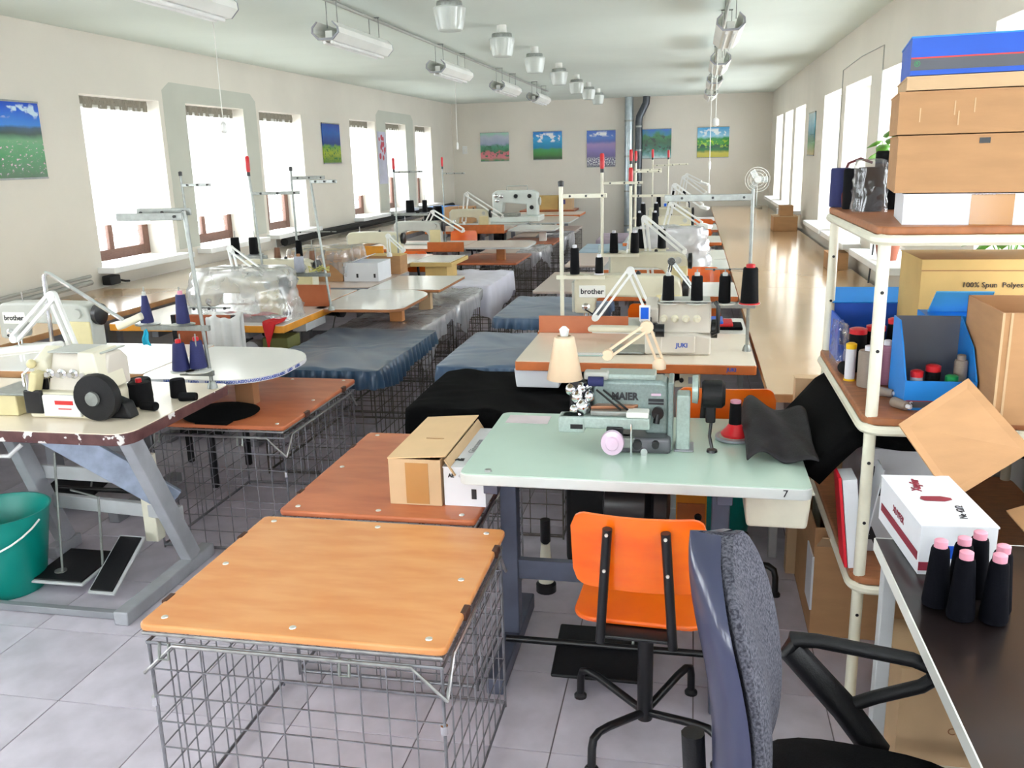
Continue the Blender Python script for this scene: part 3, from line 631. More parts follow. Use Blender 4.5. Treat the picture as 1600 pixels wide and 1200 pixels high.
def cage(x0, x1, y0, y1, h, label, lid='wood', detail=1, lidm=None, bolts=True, sp=.07):
    w, d = x1-x0, y1-y0
    t = thing('wire_cage', label, 'wire cage', ((x0+x1)/2, (y0+y1)/2, 0), 0, 'wire mesh cages with lids')
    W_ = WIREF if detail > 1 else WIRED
    a, b = w/2-.015, d/2-.015; zt = h-.055
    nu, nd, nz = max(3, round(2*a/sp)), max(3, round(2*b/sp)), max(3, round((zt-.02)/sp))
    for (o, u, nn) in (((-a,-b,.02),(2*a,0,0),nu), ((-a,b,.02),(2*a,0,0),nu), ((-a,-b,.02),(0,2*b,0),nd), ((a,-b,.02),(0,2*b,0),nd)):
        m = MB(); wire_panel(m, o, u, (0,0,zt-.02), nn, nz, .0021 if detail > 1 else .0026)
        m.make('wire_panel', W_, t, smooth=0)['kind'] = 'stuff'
    r = .0045
    m = MB()
    for z, e in ((.012, 0), (zt, .003)): m.tube([(-a-e,-b-e,z),(a+e,-b-e,z),(a+e,b+e,z),(-a-e,b+e,z),(-a-e,-b-e,z)], r, 6)
    for sx in (-1, 1):
        for sy in (-1, 1): m.cyl((sx*a, sy*b, 0), (sx*a, sy*b, zt), r, n=6)
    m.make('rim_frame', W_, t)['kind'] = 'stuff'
    if detail > 1:
        for sy in (-1, 1):
            m = MB(); y = sy*(b+.012)
            m.tube([(-a-.014, y, h-.135),(-a+.07, y, h-.055),(a-.07, y, h-.055),(a+.014, y, h-.135)], .0045, 6); m.make('bail_wire', WIRE, t)
        m = MB(); x = a+.012
        m.tube([(x,-b-.01,h-.135),(x,-b+.06,h-.055),(x,b-.06,h-.055),(x,b+.01,h-.135)], .0045, 6); m.make('bail_wire', WIRE, t)
        for sx in (-.42, .18):
            m = MB(); m.tube([(sx*w-.012,-b-.008,h-.05),(sx*w-.012,-b-.016,h-.09),(sx*w+.012,-b-.016,h-.09),(sx*w+.012,-b-.008,h-.05)], .004, 6); m.make('latch_hook', STEEL, t)
        for sx in (-1, 1):
            m = MB(); m.lathe([(.009,0),(.009,.022)], (sx*a, -b-.004, zt-.17), 8); m.make('hinge_clip', CHROME, t)
        m = MB(); wire_panel(m, (a*.35, b-.05, h-.3), (.16,0,0), (0,0,.22), 4, 3, .0022); m.make('inner_basket', WIRED, t, smooth=0)['kind'] = 'stuff'
        MB().box(a*.3, a*.62, b-.03, b-.024, h-.16, h-.06).make('label_plate', GREYP, t, smooth=0)
    if lid == 'wood':
        lm = lidm or PLY
        o = MB().prism(rrect(-w/2, w/2, -d/2, d/2, .02), h-.02, h).make('lid', lm, t, bevel=.006)
        m = MB(); m.tube([(-w/2+.01,-d/2+.004,h-.026),(w/2-.01,-d/2+.004,h-.026),(w/2-.01,d/2-.004,h-.026),(-w/2+.01,d/2-.004,h-.026),(-w/2+.01,-d/2+.004,h-.026)], .0045, 6); m.make('lid_frame', WIRE, t)
        if bolts:
            for (bx, by) in ((-1,-1),(0,-1),(1,-1),(-1,0),(1,0),(-1,1),(0,1),(1,1)):
                MB().lathe([(.009,0),(.008,.002),(.003,.0035)], (bx*(w/2-.05), by*(d/2-.04), h), 10).make('bolt', BOLT, o)
            for (ex, ey) in ((w/2-.002,-d*.22),(w/2-.002,d*.3),(-w/2+.002,-d*.3),(-w/2+.002,d*.28)):
                MB().box(ex-.008, ex+.008, ey-.022, ey+.022, h-.022, h+.0015).make('edge_notch', mat('notch_brown',(70,38,24),.6), o, bevel=.003)  # dark block standing in for a cutout in the lid edge
    elif lid == 'flat':
        MB().prism(rrect(-w/2, w/2, -d/2, d/2, .02), h-.022, h).make('lid', lidm, t, bevel=.005)
    return t
def cover(x0, x1, y0, y1, h, drop, m, name, label, cat, pleat=.008, npl=36, seed=1, rough=0, uneven=0, noise=.003, solid=0):
    w, d = x1-x0, y1-y0
    o = cover_mesh(w, d, h, drop, pleat, npl, noise, seed, rough, uneven=uneven).make(name, m, smooth=60)
    o.location = ((x0+x1)/2, (y0+y1)/2, 0); tag(o, label, cat); return o

# middle column, in front of the right-hand machines
cage(-1.29, -.52, 1.715, 2.39, .59, 'empty wire mesh cage with bolted orange plywood lid in the foreground', 'wood', 2)
cage(-1.265, -.625, 2.43, 3.26, .592, 'wire mesh cage with plywood lid under two small cartons', 'wood', 2, PLY2)
cage(-1.21, -.515, 3.62, 4.33, .575, 'wire mesh cage under a black cloth', 'flat', 1, CARDD)
cover(-1.225, -.505, 3.605, 4.345, .592, .10, BLACKC, 'black_cover', 'black cloth draped over a wire cage behind the two cartons', 'cloth', .006, 9, 3, 0, .25, .004)
cage(-1.30, -.60, 4.43, 5.33, .575, 'wire mesh cage under a blue fitted cover beside the orange-edged table', 'flat', 1, CARDD)
cover(-1.315, -.59, 4.415, 5.345, .597, .10, BLUEC, 'blue_cover', 'blue satin fitted cover over the cage beside the orange-edged table', 'cover', .013, 60, 4, .002, .15, .003)
cage(-1.31, -.60, 5.88, 6.79, .575, 'wire mesh cage under the farther blue cover of the middle column', 'flat', 1, CARDD)
cover(-1.325, -.59, 5.865, 6.8, .597, .09, BLUEC, 'blue_cover', 'blue satin cover on the farther cage of the middle column', 'cover', .011, 50, 5, .002, .15, .003)
cage(-1.27, -.60, 7.1, 8.33, .592, 'wire mesh cage with wide pale pink board behind the farther blue cover', 'flat', 1, PINKL)
cage(-1.25, -.62, 8.85, 10.0, .592, 'wire mesh cage with pale pink board, second beyond the blue covers', 'flat', 1, PINKL)
cage(-1.25, -.62, 10.05, 10.98, .58, 'wire mesh cage under a pale blue cloth far down the middle column', 'flat', 1, CARDD)
cover(-1.26, -.61, 10.04, 10.99, .6, .08, LBLUEC, 'cloth_cover', 'pale blue cloth on a cage far down the middle column', 'cloth', .006, 20, 7, 0, .2)
cage(-1.2, -.6, 11.5, 12.5, .58, 'wire mesh cage under a mauve cloth near the back', 'flat', 1, CARDD)
cover(-1.21, -.59, 11.49, 12.51, .6, .12, MAUVEC, 'cloth_cover', 'mauve cloth on a cage near the back of the middle column', 'cloth', .006, 20, 8, 0, .2)
# left column, beside the aisle
cage(-2.30, -1.65, 3.29, 4.12, .59, 'wire mesh cage with brown plywood lid below the white extension board', 'wood', 2, PLY2)
cage(-2.27, -1.6, 4.26, 5.36, .575, 'wire mesh cage under the largest blue cover by the left machines', 'flat', 1, CARDD)
cover(-2.285, -1.585, 4.245, 5.375, .605, .11, mat('dark_blue_satin', (46,74,100), .34, n=4, amt=.14, sheen=.2, rgb2=(34,58,84)), 'blue_cover', 'dark blue fitted cover on the large cage by the left machines', 'cover', .014, 56, 9, .002, .2, .004)
cage(-2.32, -1.72, 5.45, 6.33, .58, 'wire mesh cage with pink board wrapped in plastic, below the rounded white board', 'flat', 1, PINKL)
cover(-2.30, -1.71, 5.44, 6.34, .592, .17, PLASTICM, 'plastic_sheet', 'clear plastic sheet hanging off the cage below the rounded white board', 'plastic sheet', .012, 14, 10, .006, .5, .003)
cage(-2.30, -1.72, 6.38, 7.2, .58, 'wire mesh cage with board in crumpled plastic before the white cloth', 'flat', 1, PINKL)
cover(-2.30, -1.70, 6.36, 7.2, .60, .15, PLASTICM, 'plastic_sheet', 'crumpled plastic sheet on the cage just before the white cloth', 'plastic sheet', .014, 12, 11, .008, .5, .004)
cage(-2.36, -1.68, 7.32, 8.33, .58, 'tall wire mesh cage under the long white cloth', 'flat', 1, CARDD)
cover(-2.37, -1.67, 7.3, 8.35, .61, .30, WHITEC, 'white_cloth', 'long white cloth hanging over a cage in the left column', 'cloth', .012, 9, 12, 0, .35, .004)
cage(-2.45, -1.78, 9.05, 9.99, .592, 'wire mesh cage with brown plywood lid below the second extension board', 'flat', 1, PLY2)
cage(-2.42, -1.72, 10.06, 10.96, .592, 'wire mesh cage with pale board, right behind the brown lidded one', 'flat', 1, PINKL)
cover(-1.98, -1.70, 10.05, 10.97, .60, .14, PLASTICM, 'plastic_sheet', 'plastic sheet bunched on the pale-topped cage past the brown lid', 'plastic sheet', .012, 9, 13, .008, .5)
cage(-2.42, -1.7, 11.1, 11.95, .592, 'wire mesh cage with brown board, third from the back in the left column', 'flat', 1, PLY2)
cage(-2.42, -1.7, 12.1, 12.95, .592, 'wire mesh cage with pale board, second from the back in the left column', 'flat', 1, PINKL)
cover(-2.1, -1.68, 12.09, 12.96, .60, .2, PLASTICM, 'plastic_sheet', 'plastic sheet over the second cage from the back in the left column', 'plastic sheet', .012, 9, 14, .008, .5)
cage(-2.3, -1.68, 13.2, 14.0, .592, 'wire mesh cage with pale board nearest the back in the left column', 'flat', 1, PINKL)

# ------------------------------------------------------------ sewing tables
def sew_table(x0, x1, y0, y1, label, topm, edgem, z=.75, r=.03, frame=GREYP, drawer=None, motor=True, pedal=True, legx=.27, style='T', legs=None, name='sewing_table', box=None, thick=.036, group='industrial sewing tables'):
    cx, cy = (x0+x1)/2, (y0+y1)/2; hx, hy = (x1-x0)/2, (y1-y0)/2
    t = thing(name, label, 'table', (cx, cy, 0), 0, group)
    P = rrect(-hx, hx, -hy, hy, r, 5); P2 = rrect(-hx+.003, hx-.003, -hy+.003, hy-.003, r if isinstance(r, list) else max(r-.002,.001), 5)
    MB().prism(P, z-thick, z-.003).make('edge_band', edgem, t, bevel=.004)
    MB().prism(P2, z-.0035, z).make('tabletop', topm, t, smooth=0)
    lx = hx-legx
    LX = legs or (-lx, lx)
    for s in LX:
        if style == 'T':
            MB().box(s-.028, s+.028, -.03, .03, .06, z-thick-.04).make('leg', frame, t, bevel=.004)
            MB().box(s-.028, s+.028, -hy+.02, hy-.06, .0, .06).make('foot', frame, t, bevel=.006)
            MB().box(s-.022, s+.022, -hy+.05, hy-.05, z-thick-.045, z-thick).make('bracket', frame, t, bevel=.003)
        else:  # slanted leg
            MB().bar((s, hy*.36+(.09 if s < 0 else 0), .05), (s, -hy*.5+(.16 if s < 0 else 0), z-thick-.01), .05, .075, (0,1,0)).make('leg', frame, t, bevel=.004)
            MB().box(s-.03, s+.03, -hy+.0+(.48 if s < 0 else 0), hy-.1+(.02 if s < 0 else 0), 0, .055).make('foot', frame, t, bevel=.006)
    MB().box(LX[0], LX[1], -.015, .015, .26, .33).make('crossbar', frame, t, bevel=.003) if style == 'T' else None
    if pedal:
        MB().cyl((LX[0], -hy*.35, .09), (LX[1], -hy*.35, .09), .012).make('treadle_rod', BLACK, t)
        MB().obox((-.1, -hy*.35-.02, .075), (.3, .24, .014), Matrix.Rotation(radians(12), 3, 'X')).make('treadle', BLACKP, t, bevel=.006)
        MB().cyl((.0, -hy*.3, .09), (.06, .05, z-.2), .005, n=6).make('pitman_rod', STEEL, t)
    if motor:
        mo = MB(); mo.lathe([(.03,-.16),(.085,-.15),(.09,-.02),(.07,0),(.1,.01),(.1,.05),(.03,.06)], (.05, .05, z-.22), 16, 'x'); mo.make('motor', BLACK, t)
        MB().box(-.02,.1,.0,.1,z-.14,z-thick).make('motor_bracket', BLACK, t, bevel=.004)
    if drawer:
        dx, m = drawer
        b = MB().prism([(dx-.1,z-thick-.09),(dx+.1,z-thick-.09),(dx+.11,z-thick),(dx-.11,z-thick)], -hy+.04, hy-.1, 'y').make('drawer', m, t, bevel=.006)
    if box:
        bx, m = box
        b = MB().box(bx-.08, bx+.08, -hy+.05, -hy+.13, z-thick-.075, z-thick-.005).make('switch_box', m, t, bevel=.004)
        MB().lathe([(.013,0),(.012,-.012)], (bx-.045, -hy+.05, z-thick-.04), 10, 'y').make('stop_button', RED2, b)
        MB().lathe([(.011,0),(.01,-.01)], (bx-.005, -hy+.05, z-thick-.04), 10, 'y').make('start_button', BLACK, b)
        MB().box(bx+.025, bx+.065, -hy+.046, -hy+.05, z-thick-.055, z-thick-.025).make('rating_plate', GREYP, b, smooth=0)
    return t
def back_board(x0, x1, y, z, h, m, label, th=.02):
    t = thing('back_board', label, 'board', ((x0+x1)/2, y, z))
    w = (x1-x0)/2
    MB().box(-w, w, -th/2, th/2, 0, h).make('panel', m, t, bevel=.003)
    for s in (-1, 1): MB().box(s*(w-.06)-.015, s*(w-.06)+.015, th/2, th/2+.03, 0, h*.6).make('support_block', PLYEDGE, t, bevel=.002)
    return t
# right-hand row
g1 = sew_table(-.665, .345, 2.41, 3.07, 'mint green blind-stitch machine table in the right foreground', GREEN, GEDGE, r=.03, frame=BLUEG, drawer=None, legs=(-.42,.27))
MB().lathe([(.012,0),(.01,.006)], (-.42,-.3,.75), 8).make('table_bolt', STEEL, g1)
text('7', .03, INK, g1, face_M((.43,-.3315,.733), '-y'))
r2 = sew_table(-.785, .29, 3.9, 4.60, 'cream sewing table with thick orange edge and four-thread machine', CREAML, ORED, thick=.045, r=.012, drawer=(-.44, WBOX), box=(.22, BEIGEM), frame=LGREY, legx=.35)
text('JUKI', .022, BLUEINK, r2, face_M((.43,-.3515,.728), '-y'), bold=.0008)
r3 = sew_table(-.80, .29, 4.61, 5.06, 'white sewing table behind the orange-edged one, with the branded lockstitch machine', WHITEL, ORED, r=.012)
r4 = sew_table(-.72, .30, 5.86, 6.52, 'white sewing table with orange front edge, third of the right row', WHITEL, ORED, r=.012)
r5 = sew_table(-.72, .30, 7.25, 7.95, 'white sewing table with plastic-covered machine in the right row', WHITEL, ORED, r=.012)
r6 = sew_table(-.72, .30, 7.96, 8.75, 'white sewing table back to back with the plastic-covered one', WHITEL, ORED, r=.012)
r7 = sew_table(-.72, .30, 9.5, 10.25, 'white sewing table in the right row, third from the back', WHITEL, ORED, r=.012)
r8 = sew_table(-.72, .30, 11.1, 11.9, 'white sewing table with brown front edge, second from the back on the right', WHITEL, PLY2, r=.012)
r9 = sew_table(-.72, .30, 12.6, 13.3, 'white sewing table in the right row nearest the back wall', WHITEL, PLY2, r=.012)
back_board(-.785, -.315, 4.585, .75, .09, PLY2, 'low red-brown wooden board along the back of the orange-edged table')
# left-hand row
l1 = sew_table(-3.15, -1.92, 2.64, 3.37, 'worn cream overlock table with chipped brown edge in the left foreground', CREAML, BRED, r=[.07,.03,.03,.03], thick=.045, style='S', frame=mat('silver_frame_paint',(176,178,184),.4,.2,n=10,amt=.12), legs=(-.185,.485), motor=False, pedal=False)
# long diagonal brace and low rail of that frame
MB().bar((.06,-.13,.70), (.455,.10,.31), .11, .03, (0,-1,.35)).make('diagonal_brace', mat('brace_bluegrey', (160,172,192), .35, .3, n=18, amt=.2), l1, bevel=.004)
MB().bar((-.185,.165,.26), (.485,.10,.26), .03, .06).make('lower_rail', LGREY, l1, bevel=.004)
MB().bar((-.185,.14,.40), (.3,.12,.40), .02, .06).make('back_rail', LGREY, l1, bevel=.004)
MB().box(-.49,.46,-.33,-.30,.002,.03).make('floor_bar', GREYP, l1, bevel=.003)
m = MB(); m.tube([(-.2,-.12,.66),(-.2,-.13,.62),(-.15,-.15,.57),(-.07,-.15,.57),(-.03,-.12,.61)], .009); m.make('motor_cable', LAMPW, l1)
MB().lathe([(.045,-.03),(.05,-.02),(.05,.02),(.04,.03)], (-.21,-.15,.63), 14, 'y').make('cable_drum', LAMPW, l1)
MB().box(.3,.36,.1,.16,.12,.5).make('knee_post', IVORY, l1, bevel=.006)
m = MB(); m.cyl((.06,-.12,.06),(.06,-.06,.56),.005,n=6); m.make('pitman_rod', STEEL, l1)
m = MB(); m.tube([(.23,-.10,.05),(.23,-.06,.38),(.1,-.05,.4)],.005,n=6); m.make('pitman_rod', STEEL, l1)
for (px, py, a, nm, wd, dp) in ((.07, -.05, 4, 'treadle', .25, .27), (.295, -.09, 30, 'presser_pedal', .12, .28)):
    pz = .06 if a < 20 else .105
    pd = MB().obox((px, py, pz), (wd, dp, .012), Matrix.Rotation(radians(a), 3, 'X')).make(nm, LGREY, l1, bevel=.005)
    MB().obox((px, py-(.006 if a > 20 else 0), pz+.008), (wd-.022, dp-.022, .008), Matrix.Rotation(radians(a), 3, 'X')).make('rubber_mat', BLACKP, pd, bevel=.003)
MB().lathe([(.024,0),(.024,.004)], (.045,-.11,.0685), 14).make('treadle_badge', STEEL, l1)
l2 = sew_table(-3.48, -2.42, 3.5, 4.14, 'white lockstitch table in the left row behind the overlock table', WHITEL, BEDGE, r=.012)
def ext_board(x0, x1, y0, y1, z, m, edge, label, r, block, tape=False, blockm=PLYEDGE, both=False):
    t = thing('extension_board', label, 'board', ((x0+x1)/2, (y0+y1)/2, 0), 0, 'white extension boards beside the left machines')
    hx, hy = (x1-x0)/2, (y1-y0)/2
    P = rrect(-hx, hx, -hy, hy, r, 8)
    MB().prism(P, z-.022, z-.003).make('edge_band', edge, t, bevel=.003); MB().prism(P, z-.003, z).make('board', m, t, smooth=0)
    bx, by, bz0 = block; bx -= (x0+x1)/2; by -= (y0+y1)/2
    MB().box(bx-.045, bx+.045, by-.03, by+.03, bz0, z-.022).make('support_block', blockm, t, bevel=.003)
    return t
e1 = ext_board(-2.41, -1.79, 3.42, 4.10, .75, WHITEL, WBOX, 'white rounded extension board with blue printed edge tape, left of the aisle', [.22,.3,.02,.1], (-1.98, 3.62, .592), blockm=CARDD)
for i in range(7):
    ang = radians(-88+i*13)
    text('LASSO', .017, BLUEINK, e1, Matrix.Translation((.31-.22+.222*cos(ang), -.34+.22+.222*sin(ang), .7395)) @ Matrix.Rotation(ang+pi/2, 4, 'Z') @ Matrix.Rotation(pi/2, 4, 'X'), bold=.0006) if i < 8 else None
for x in (-.14,-.02,.06): text('LASSO', .017, BLUEINK, e1, face_M((x,-.3415,.7395), '-y'), bold=.0006)
for y in (-.08,.0): text('LASSO', .017, BLUEINK, e1, face_M((.3115,y,.7395), '+x'), bold=.0006)
l3 = sew_table(-3.42, -2.29, 4.68, 5.40, 'white sewing table with yellow-orange end edge and plastic-covered machine', WHITEL, YORED, r=.012, thick=.045)
MB().prism([(.47,-.05),(.56,-.05),(.56,.25),(.47,.25)], .655, .703).make('underside_panel', LGREY, l3, bevel=.003)
MB().box(.38,.54,-.28,-.1,.45,.66).make('oil_box', mat('olive_metal', (112,112,60), .5), l3, bevel=.006)
MB().lathe([(.055,-.05),(.06,0),(.05,.05)], (.3,-.22,.58), 14, 'y').make('motor_head', LGREY, l3)
back_board(-2.6, -2.28, 5.36, .75, .14, PLY2, 'red-brown wooden board standing on the yellow-edged table')
ext_board(-2.36, -1.78, 5.26, 6.12, .75, WHITEL, WEDGE, 'glossy white extension board with wooden rim above the plastic-wrapped cage', [.1,.3,.02,.02], (-1.96, 5.72, .592), blockm=WBLOCK)
sew_table(-3.4, -2.38, 5.45, 6.1, 'white sewing table behind the plastic-covered machine in the left row', WHITEL, BEDGE, r=.012)
sew_table(-3.4, -2.32, 6.2, 7.15, 'white sewing table carrying cartons in the left row', PINKL, GREYP, r=.012)
ext_board(-2.31, -1.76, 6.10, 6.85, .752, WHITEL, WEDGE, 'square white extension board next to the cartons', [.02,.03,.02,.02], (-1.9, 6.2, .592), blockm=CARDL)
sew_table(-3.4, -2.5, 7.6, 8.5, 'sewing table behind the cartons in the left row', WHITEL, BEDGE, r=.012)
sew_table(-3.45, -2.38, 9.0, 9.9, 'sewing table behind an orange wooden panel in the left row', PINKL, ORED, r=.012)
ext_board(-2.37, -1.68, 9.12, 9.9, .75, PINKL, GEDGE, 'long pale extension board above the brown lidded cage', [.05,.2,.02,.02], (-2.0, 9.35, .592), blockm=WBLOCK)
sew_table(-3.4, -2.35, 11.2, 12.1, 'sewing table behind the farther orange board in the left row', PINKL, ORED, r=.012)
ext_board(-2.33, -1.72, 11.3, 12.2, .75, WHITEL, GEDGE, 'narrow white extension board with white support near the back', [.05,.25,.02,.02], (-1.9, 11.5, .592), blockm=WHITE)
sew_table(-3.3, -2.3, 12.5, 13.3, 'sewing table with the large white machine near the back', WHITEL, GEDGE, r=.012)
ext_board(-2.28, -1.7, 12.6, 13.9, .75, PINKL, GEDGE, 'pale extension board near the back with brown support', [.05,.25,.02,.02], (-1.95, 13.4, .592), blockm=PLY2)
sew_table(-2.9, -1.75, 14.2, 15.0, 'sewing table with a carton, last of the left row', PINKL, ORED, r=.012, group=None)
sew_table(-2.95, -2.0, 15.4, 16.1, 'brown table carrying a carton at the back wall', PLY2, PLYEDGE, r=.012, motor=False, pedal=False, group=None)
# ------------------------------------------------------------ machines (local: x along the arm, front = -y, origin on the table)
def lockstitch(loc, label, rz=0, body=BEIGEM, brand=True, plate=WHITE, guard=YELM, wheel=BLACK, sc=1, name='sewing_machine'):
    t = thing(name, label, 'sewing machine', loc, rz, 'industrial sewing machines'); t.scale = (sc,)*3
    prof = [(-.26,.065),(-.26,.225),(-.24,.25),(-.05,.255),(.2,.25),(.25,.23),(.265,.19),(.265,.012),(.12,.012),(.12,.10),(.10,.13),(.06,.145),(-.12,.15),(-.155,.135),(-.165,.065)]
    MB().prism(prof, -.055, .055, 'y').make('arm', body, t, bevel=.014, seg=3)
    MB().prism(rrect(-.27,.27,-.09,.09,.02), 0, .014).make('bed', GREYM, t, bevel=.003)
    MB().box(-.272,-.258,-.045,.045,.07,.22).make('face_plate', GREYM, t, bevel=.004)
    MB().box(.14,.262,-.062,-.05,.02,.16).make('belt_guard', guard, t, bevel=.006)
    MB().cyl((-.215,0,.07),(-.215,0,.02),.005,n=8).make('needle_bar', CHROME, t)
    MB().cyl((-.195,0,.09),(-.195,0,.03),.005,n=8).make('presser_bar', CHROME, t)
    MB().box(-.225,-.185,-.02,.012,.014,.022).make('presser_foot', CHROME, t, bevel=.002)
    MB().lathe([(.02,.0),(.052,.005),(.055,.03),(.03,.036)], (.262,0,.19), 18, 'x').make('handwheel', wheel, t)
    MB().lathe([(.02,0),(.02,-.012),(.009,-.022)], (-.2,-.055,.10), 12, 'y').make('tension_dial', CHROME, t)
    MB().lathe([(.025,0),(.023,-.014)], (.2,-.055,.2), 14, 'y').make('stitch_dial', GREYM, t)
    MB().lathe([(.012,.25),(.012,.262),(.004,.27)], (.05,0,0), 10).make('oil_cap', BLACK, t)
    MB().cyl((-.15,0,.25),(-.15,0,.3),.004,n=6).make('thread_pin', CHROME, t)
    MB().tube([(-.2,-.05,.1),(-.2,-.085,.09),(-.15,-.09,.06)],.004,6).make('knee_lifter', BLACK, t)
    if brand:
        MB().box(-.235,-.105,-.0585,-.05,.145,.205).make('name_plate', plate, t, bevel=.003)
        text('brother', .036, INK, t, face_M((-.17,-.0592,.175), '-y'), bold=.0009)
    return t
def overlock(loc, label, kind='juki', rz=0):
    t = thing('overlock_machine', label, 'sewing machine', loc, rz, 'industrial sewing machines')
    B = CREAMM if kind != 'juki' else mat('machine_offwhite', (218,210,198), .35, n=8, amt=.05, coat=.3)
    # base casting and slanted upper casting
    MB().prism([(-.13,0),(.17,0),(.17,.085),(.10,.10),(-.13,.10)], -.11, .1, 'y').make('base_casting', B, t, bevel=.01)
    U_ = B if kind == 'juki' else mat('machine_offwhite', (218,210,198), .35, n=8, amt=.05, coat=.3)
    MB().prism([(-.075,.095),(.10,.095),(.10,.2),(.06,.235),(-.02,.235)], -.07, .17, 'x').make('upper_casting', U_, t, bevel=.012)
    MB().box(-.065,.165,-.05,.095,.236,.243).make('top_lid', GREYM, t, bevel=.003)
    MB().box(-.128,-.072,-.068,-.058,.10,.14).make('needle_recess', BLACK, t, smooth=0)
    MB().prism([(-.06,.14),(.05,.14),(.05,.245),(.02,.25),(-.06,.21)], -.13, -.07, 'x').make('head', B, t, bevel=.01)
    pz = .085 if kind != 'juki' else .004
    MB().prism([(-.3,pz),(-.13,pz),(-.13,pz+.01),(-.3,pz+.01)], -.12, .06, 'y').make('cloth_plate', STEEL, t, bevel=.003)
    MB().box(-.29,-.19,-.10,.04,.0,.085).make('plate_support', YELM, t, bevel=.006) if kind != 'juki' else None
    MB().box(-.055,.10,-.128,-.11,.012,.095).make('front_cover', LAMPW if kind != 'juki' else B, t, bevel=.006)
    for i in range(4):
        x = -.045+i*.05
        k = MB().lathe([(.018,0),(.018,-.008),(.010,-.012),(.010,-.03)], (x,-.07,.165), 14, 'y').make('tension_knob', CREAMM if kind == 'juki' else CHROME, t)
    MB().cyl((-.1,-.03,.15),(-.1,-.03,.10),.005,n=8).make('needle_bar', CHROME, t)
    MB().cyl((-.085,-.03,.16),(-.085,-.03,.09),.007,n=8).make('presser_bar', CHROME, t)
    MB().prism([(-.1,.11),(-.02,.10),(-.02,.13),(-.06,.17),(-.1,.16)], -.13, -.1, 'x').make('looper_cover', BLACK if kind == 'juki' else YELM, t, bevel=.005)
    MB().tube([(-.13,-.06,.2),(-.15,-.09,.16),(-.14,-.1,.12)],.006,6).make('thread_guide', CHROME, t)
    MB().sphere((-.12,-.075,.2),.018,10,6).make('oil_gauge', YELM if kind != 'juki' else CHROME, t)
    if kind == 'juki':
        MB().lathe([(.02,0),(.045,.004),(.045,.03),(.02,.034)], (.17,.03,.1), 16, 'x').make('handwheel', BLACK, t)
        MB().box(-.155,-.105,-.13,-.118,.16,.235).make('control_panel', LAMPW, t, bevel=.004)
        MB().box(-.148,-.112,-.1325,-.130,.172,.225).make('panel_screen', LCD, t, smooth=0)
        text('JUKI', .028, BLUEINK, t, face_M((.04,-.129,.05), '-y'), bold=.001)
        MB().lathe([(.03,-.02),(.03,.02)], (-.06,-.135,.12), 14, 'x').make('knob_wheel', BLACK, t)
        MB().tube([(.175,-.05,.09),(.2,-.06,.1),(.2,-.06,.22),(.185,-.05,.24)],.01,8).make('chip_guard', BLACK, t)
    else:
        w = MB().lathe([(.02,0),(.085,.004),(.09,.02),(.085,.045),(.03,.05)], (.02,-.118,.09), 24, 'y').make('belt_cover', BLACKP, t); w.location = (.15, -.02, 0)
        MB().lathe([(.028,-.002),(.026,-.012),(.012,-.014)], (.17,-.138,.09), 16, 'y').make('wheel_hub', STEEL, t)
        MB().prism([(.10,.0),(.28,.0),(.26,.06),(.10,.12)], -.09, -.03, 'y').make('belt_shroud', BLACKP, t, bevel=.01)
        MB().box(.0,.075,-.1305,-.128,.06,.075).make('warning_label', RED2, t, smooth=0)
        MB().box(.012,.065,-.1305,-.128,.042,.046).make('warning_line', RED2, t, smooth=0)
        MB().prism([(.085,.10),(.18,.10),(.155,.25),(.09,.25)], -.09, .06, 'y').make('side_cover', CREAMM, t, bevel=.008)
        MB().box(-.135,-.06,-.125,-.108,.02,.11).make('blade_guard', BLACK, t, bevel=.006)
        MB().cyl((-.11,-.115,.09),(-.11,-.115,.17),.009).make('chrome_post', CHROME, t)
        MB().obox((-.09,-.1,.14),(.03,.05,.08),Matrix.Rotation(.3,3,'Y')).make('looper_arm', YELM, t, bevel=.008)
        MB().prism([(-.13,-.03),(.02,-.03),(-.04,.02),(-.10,.02)], .0, .012).make('foot_pad', YELM, t, bevel=.003)
    return t
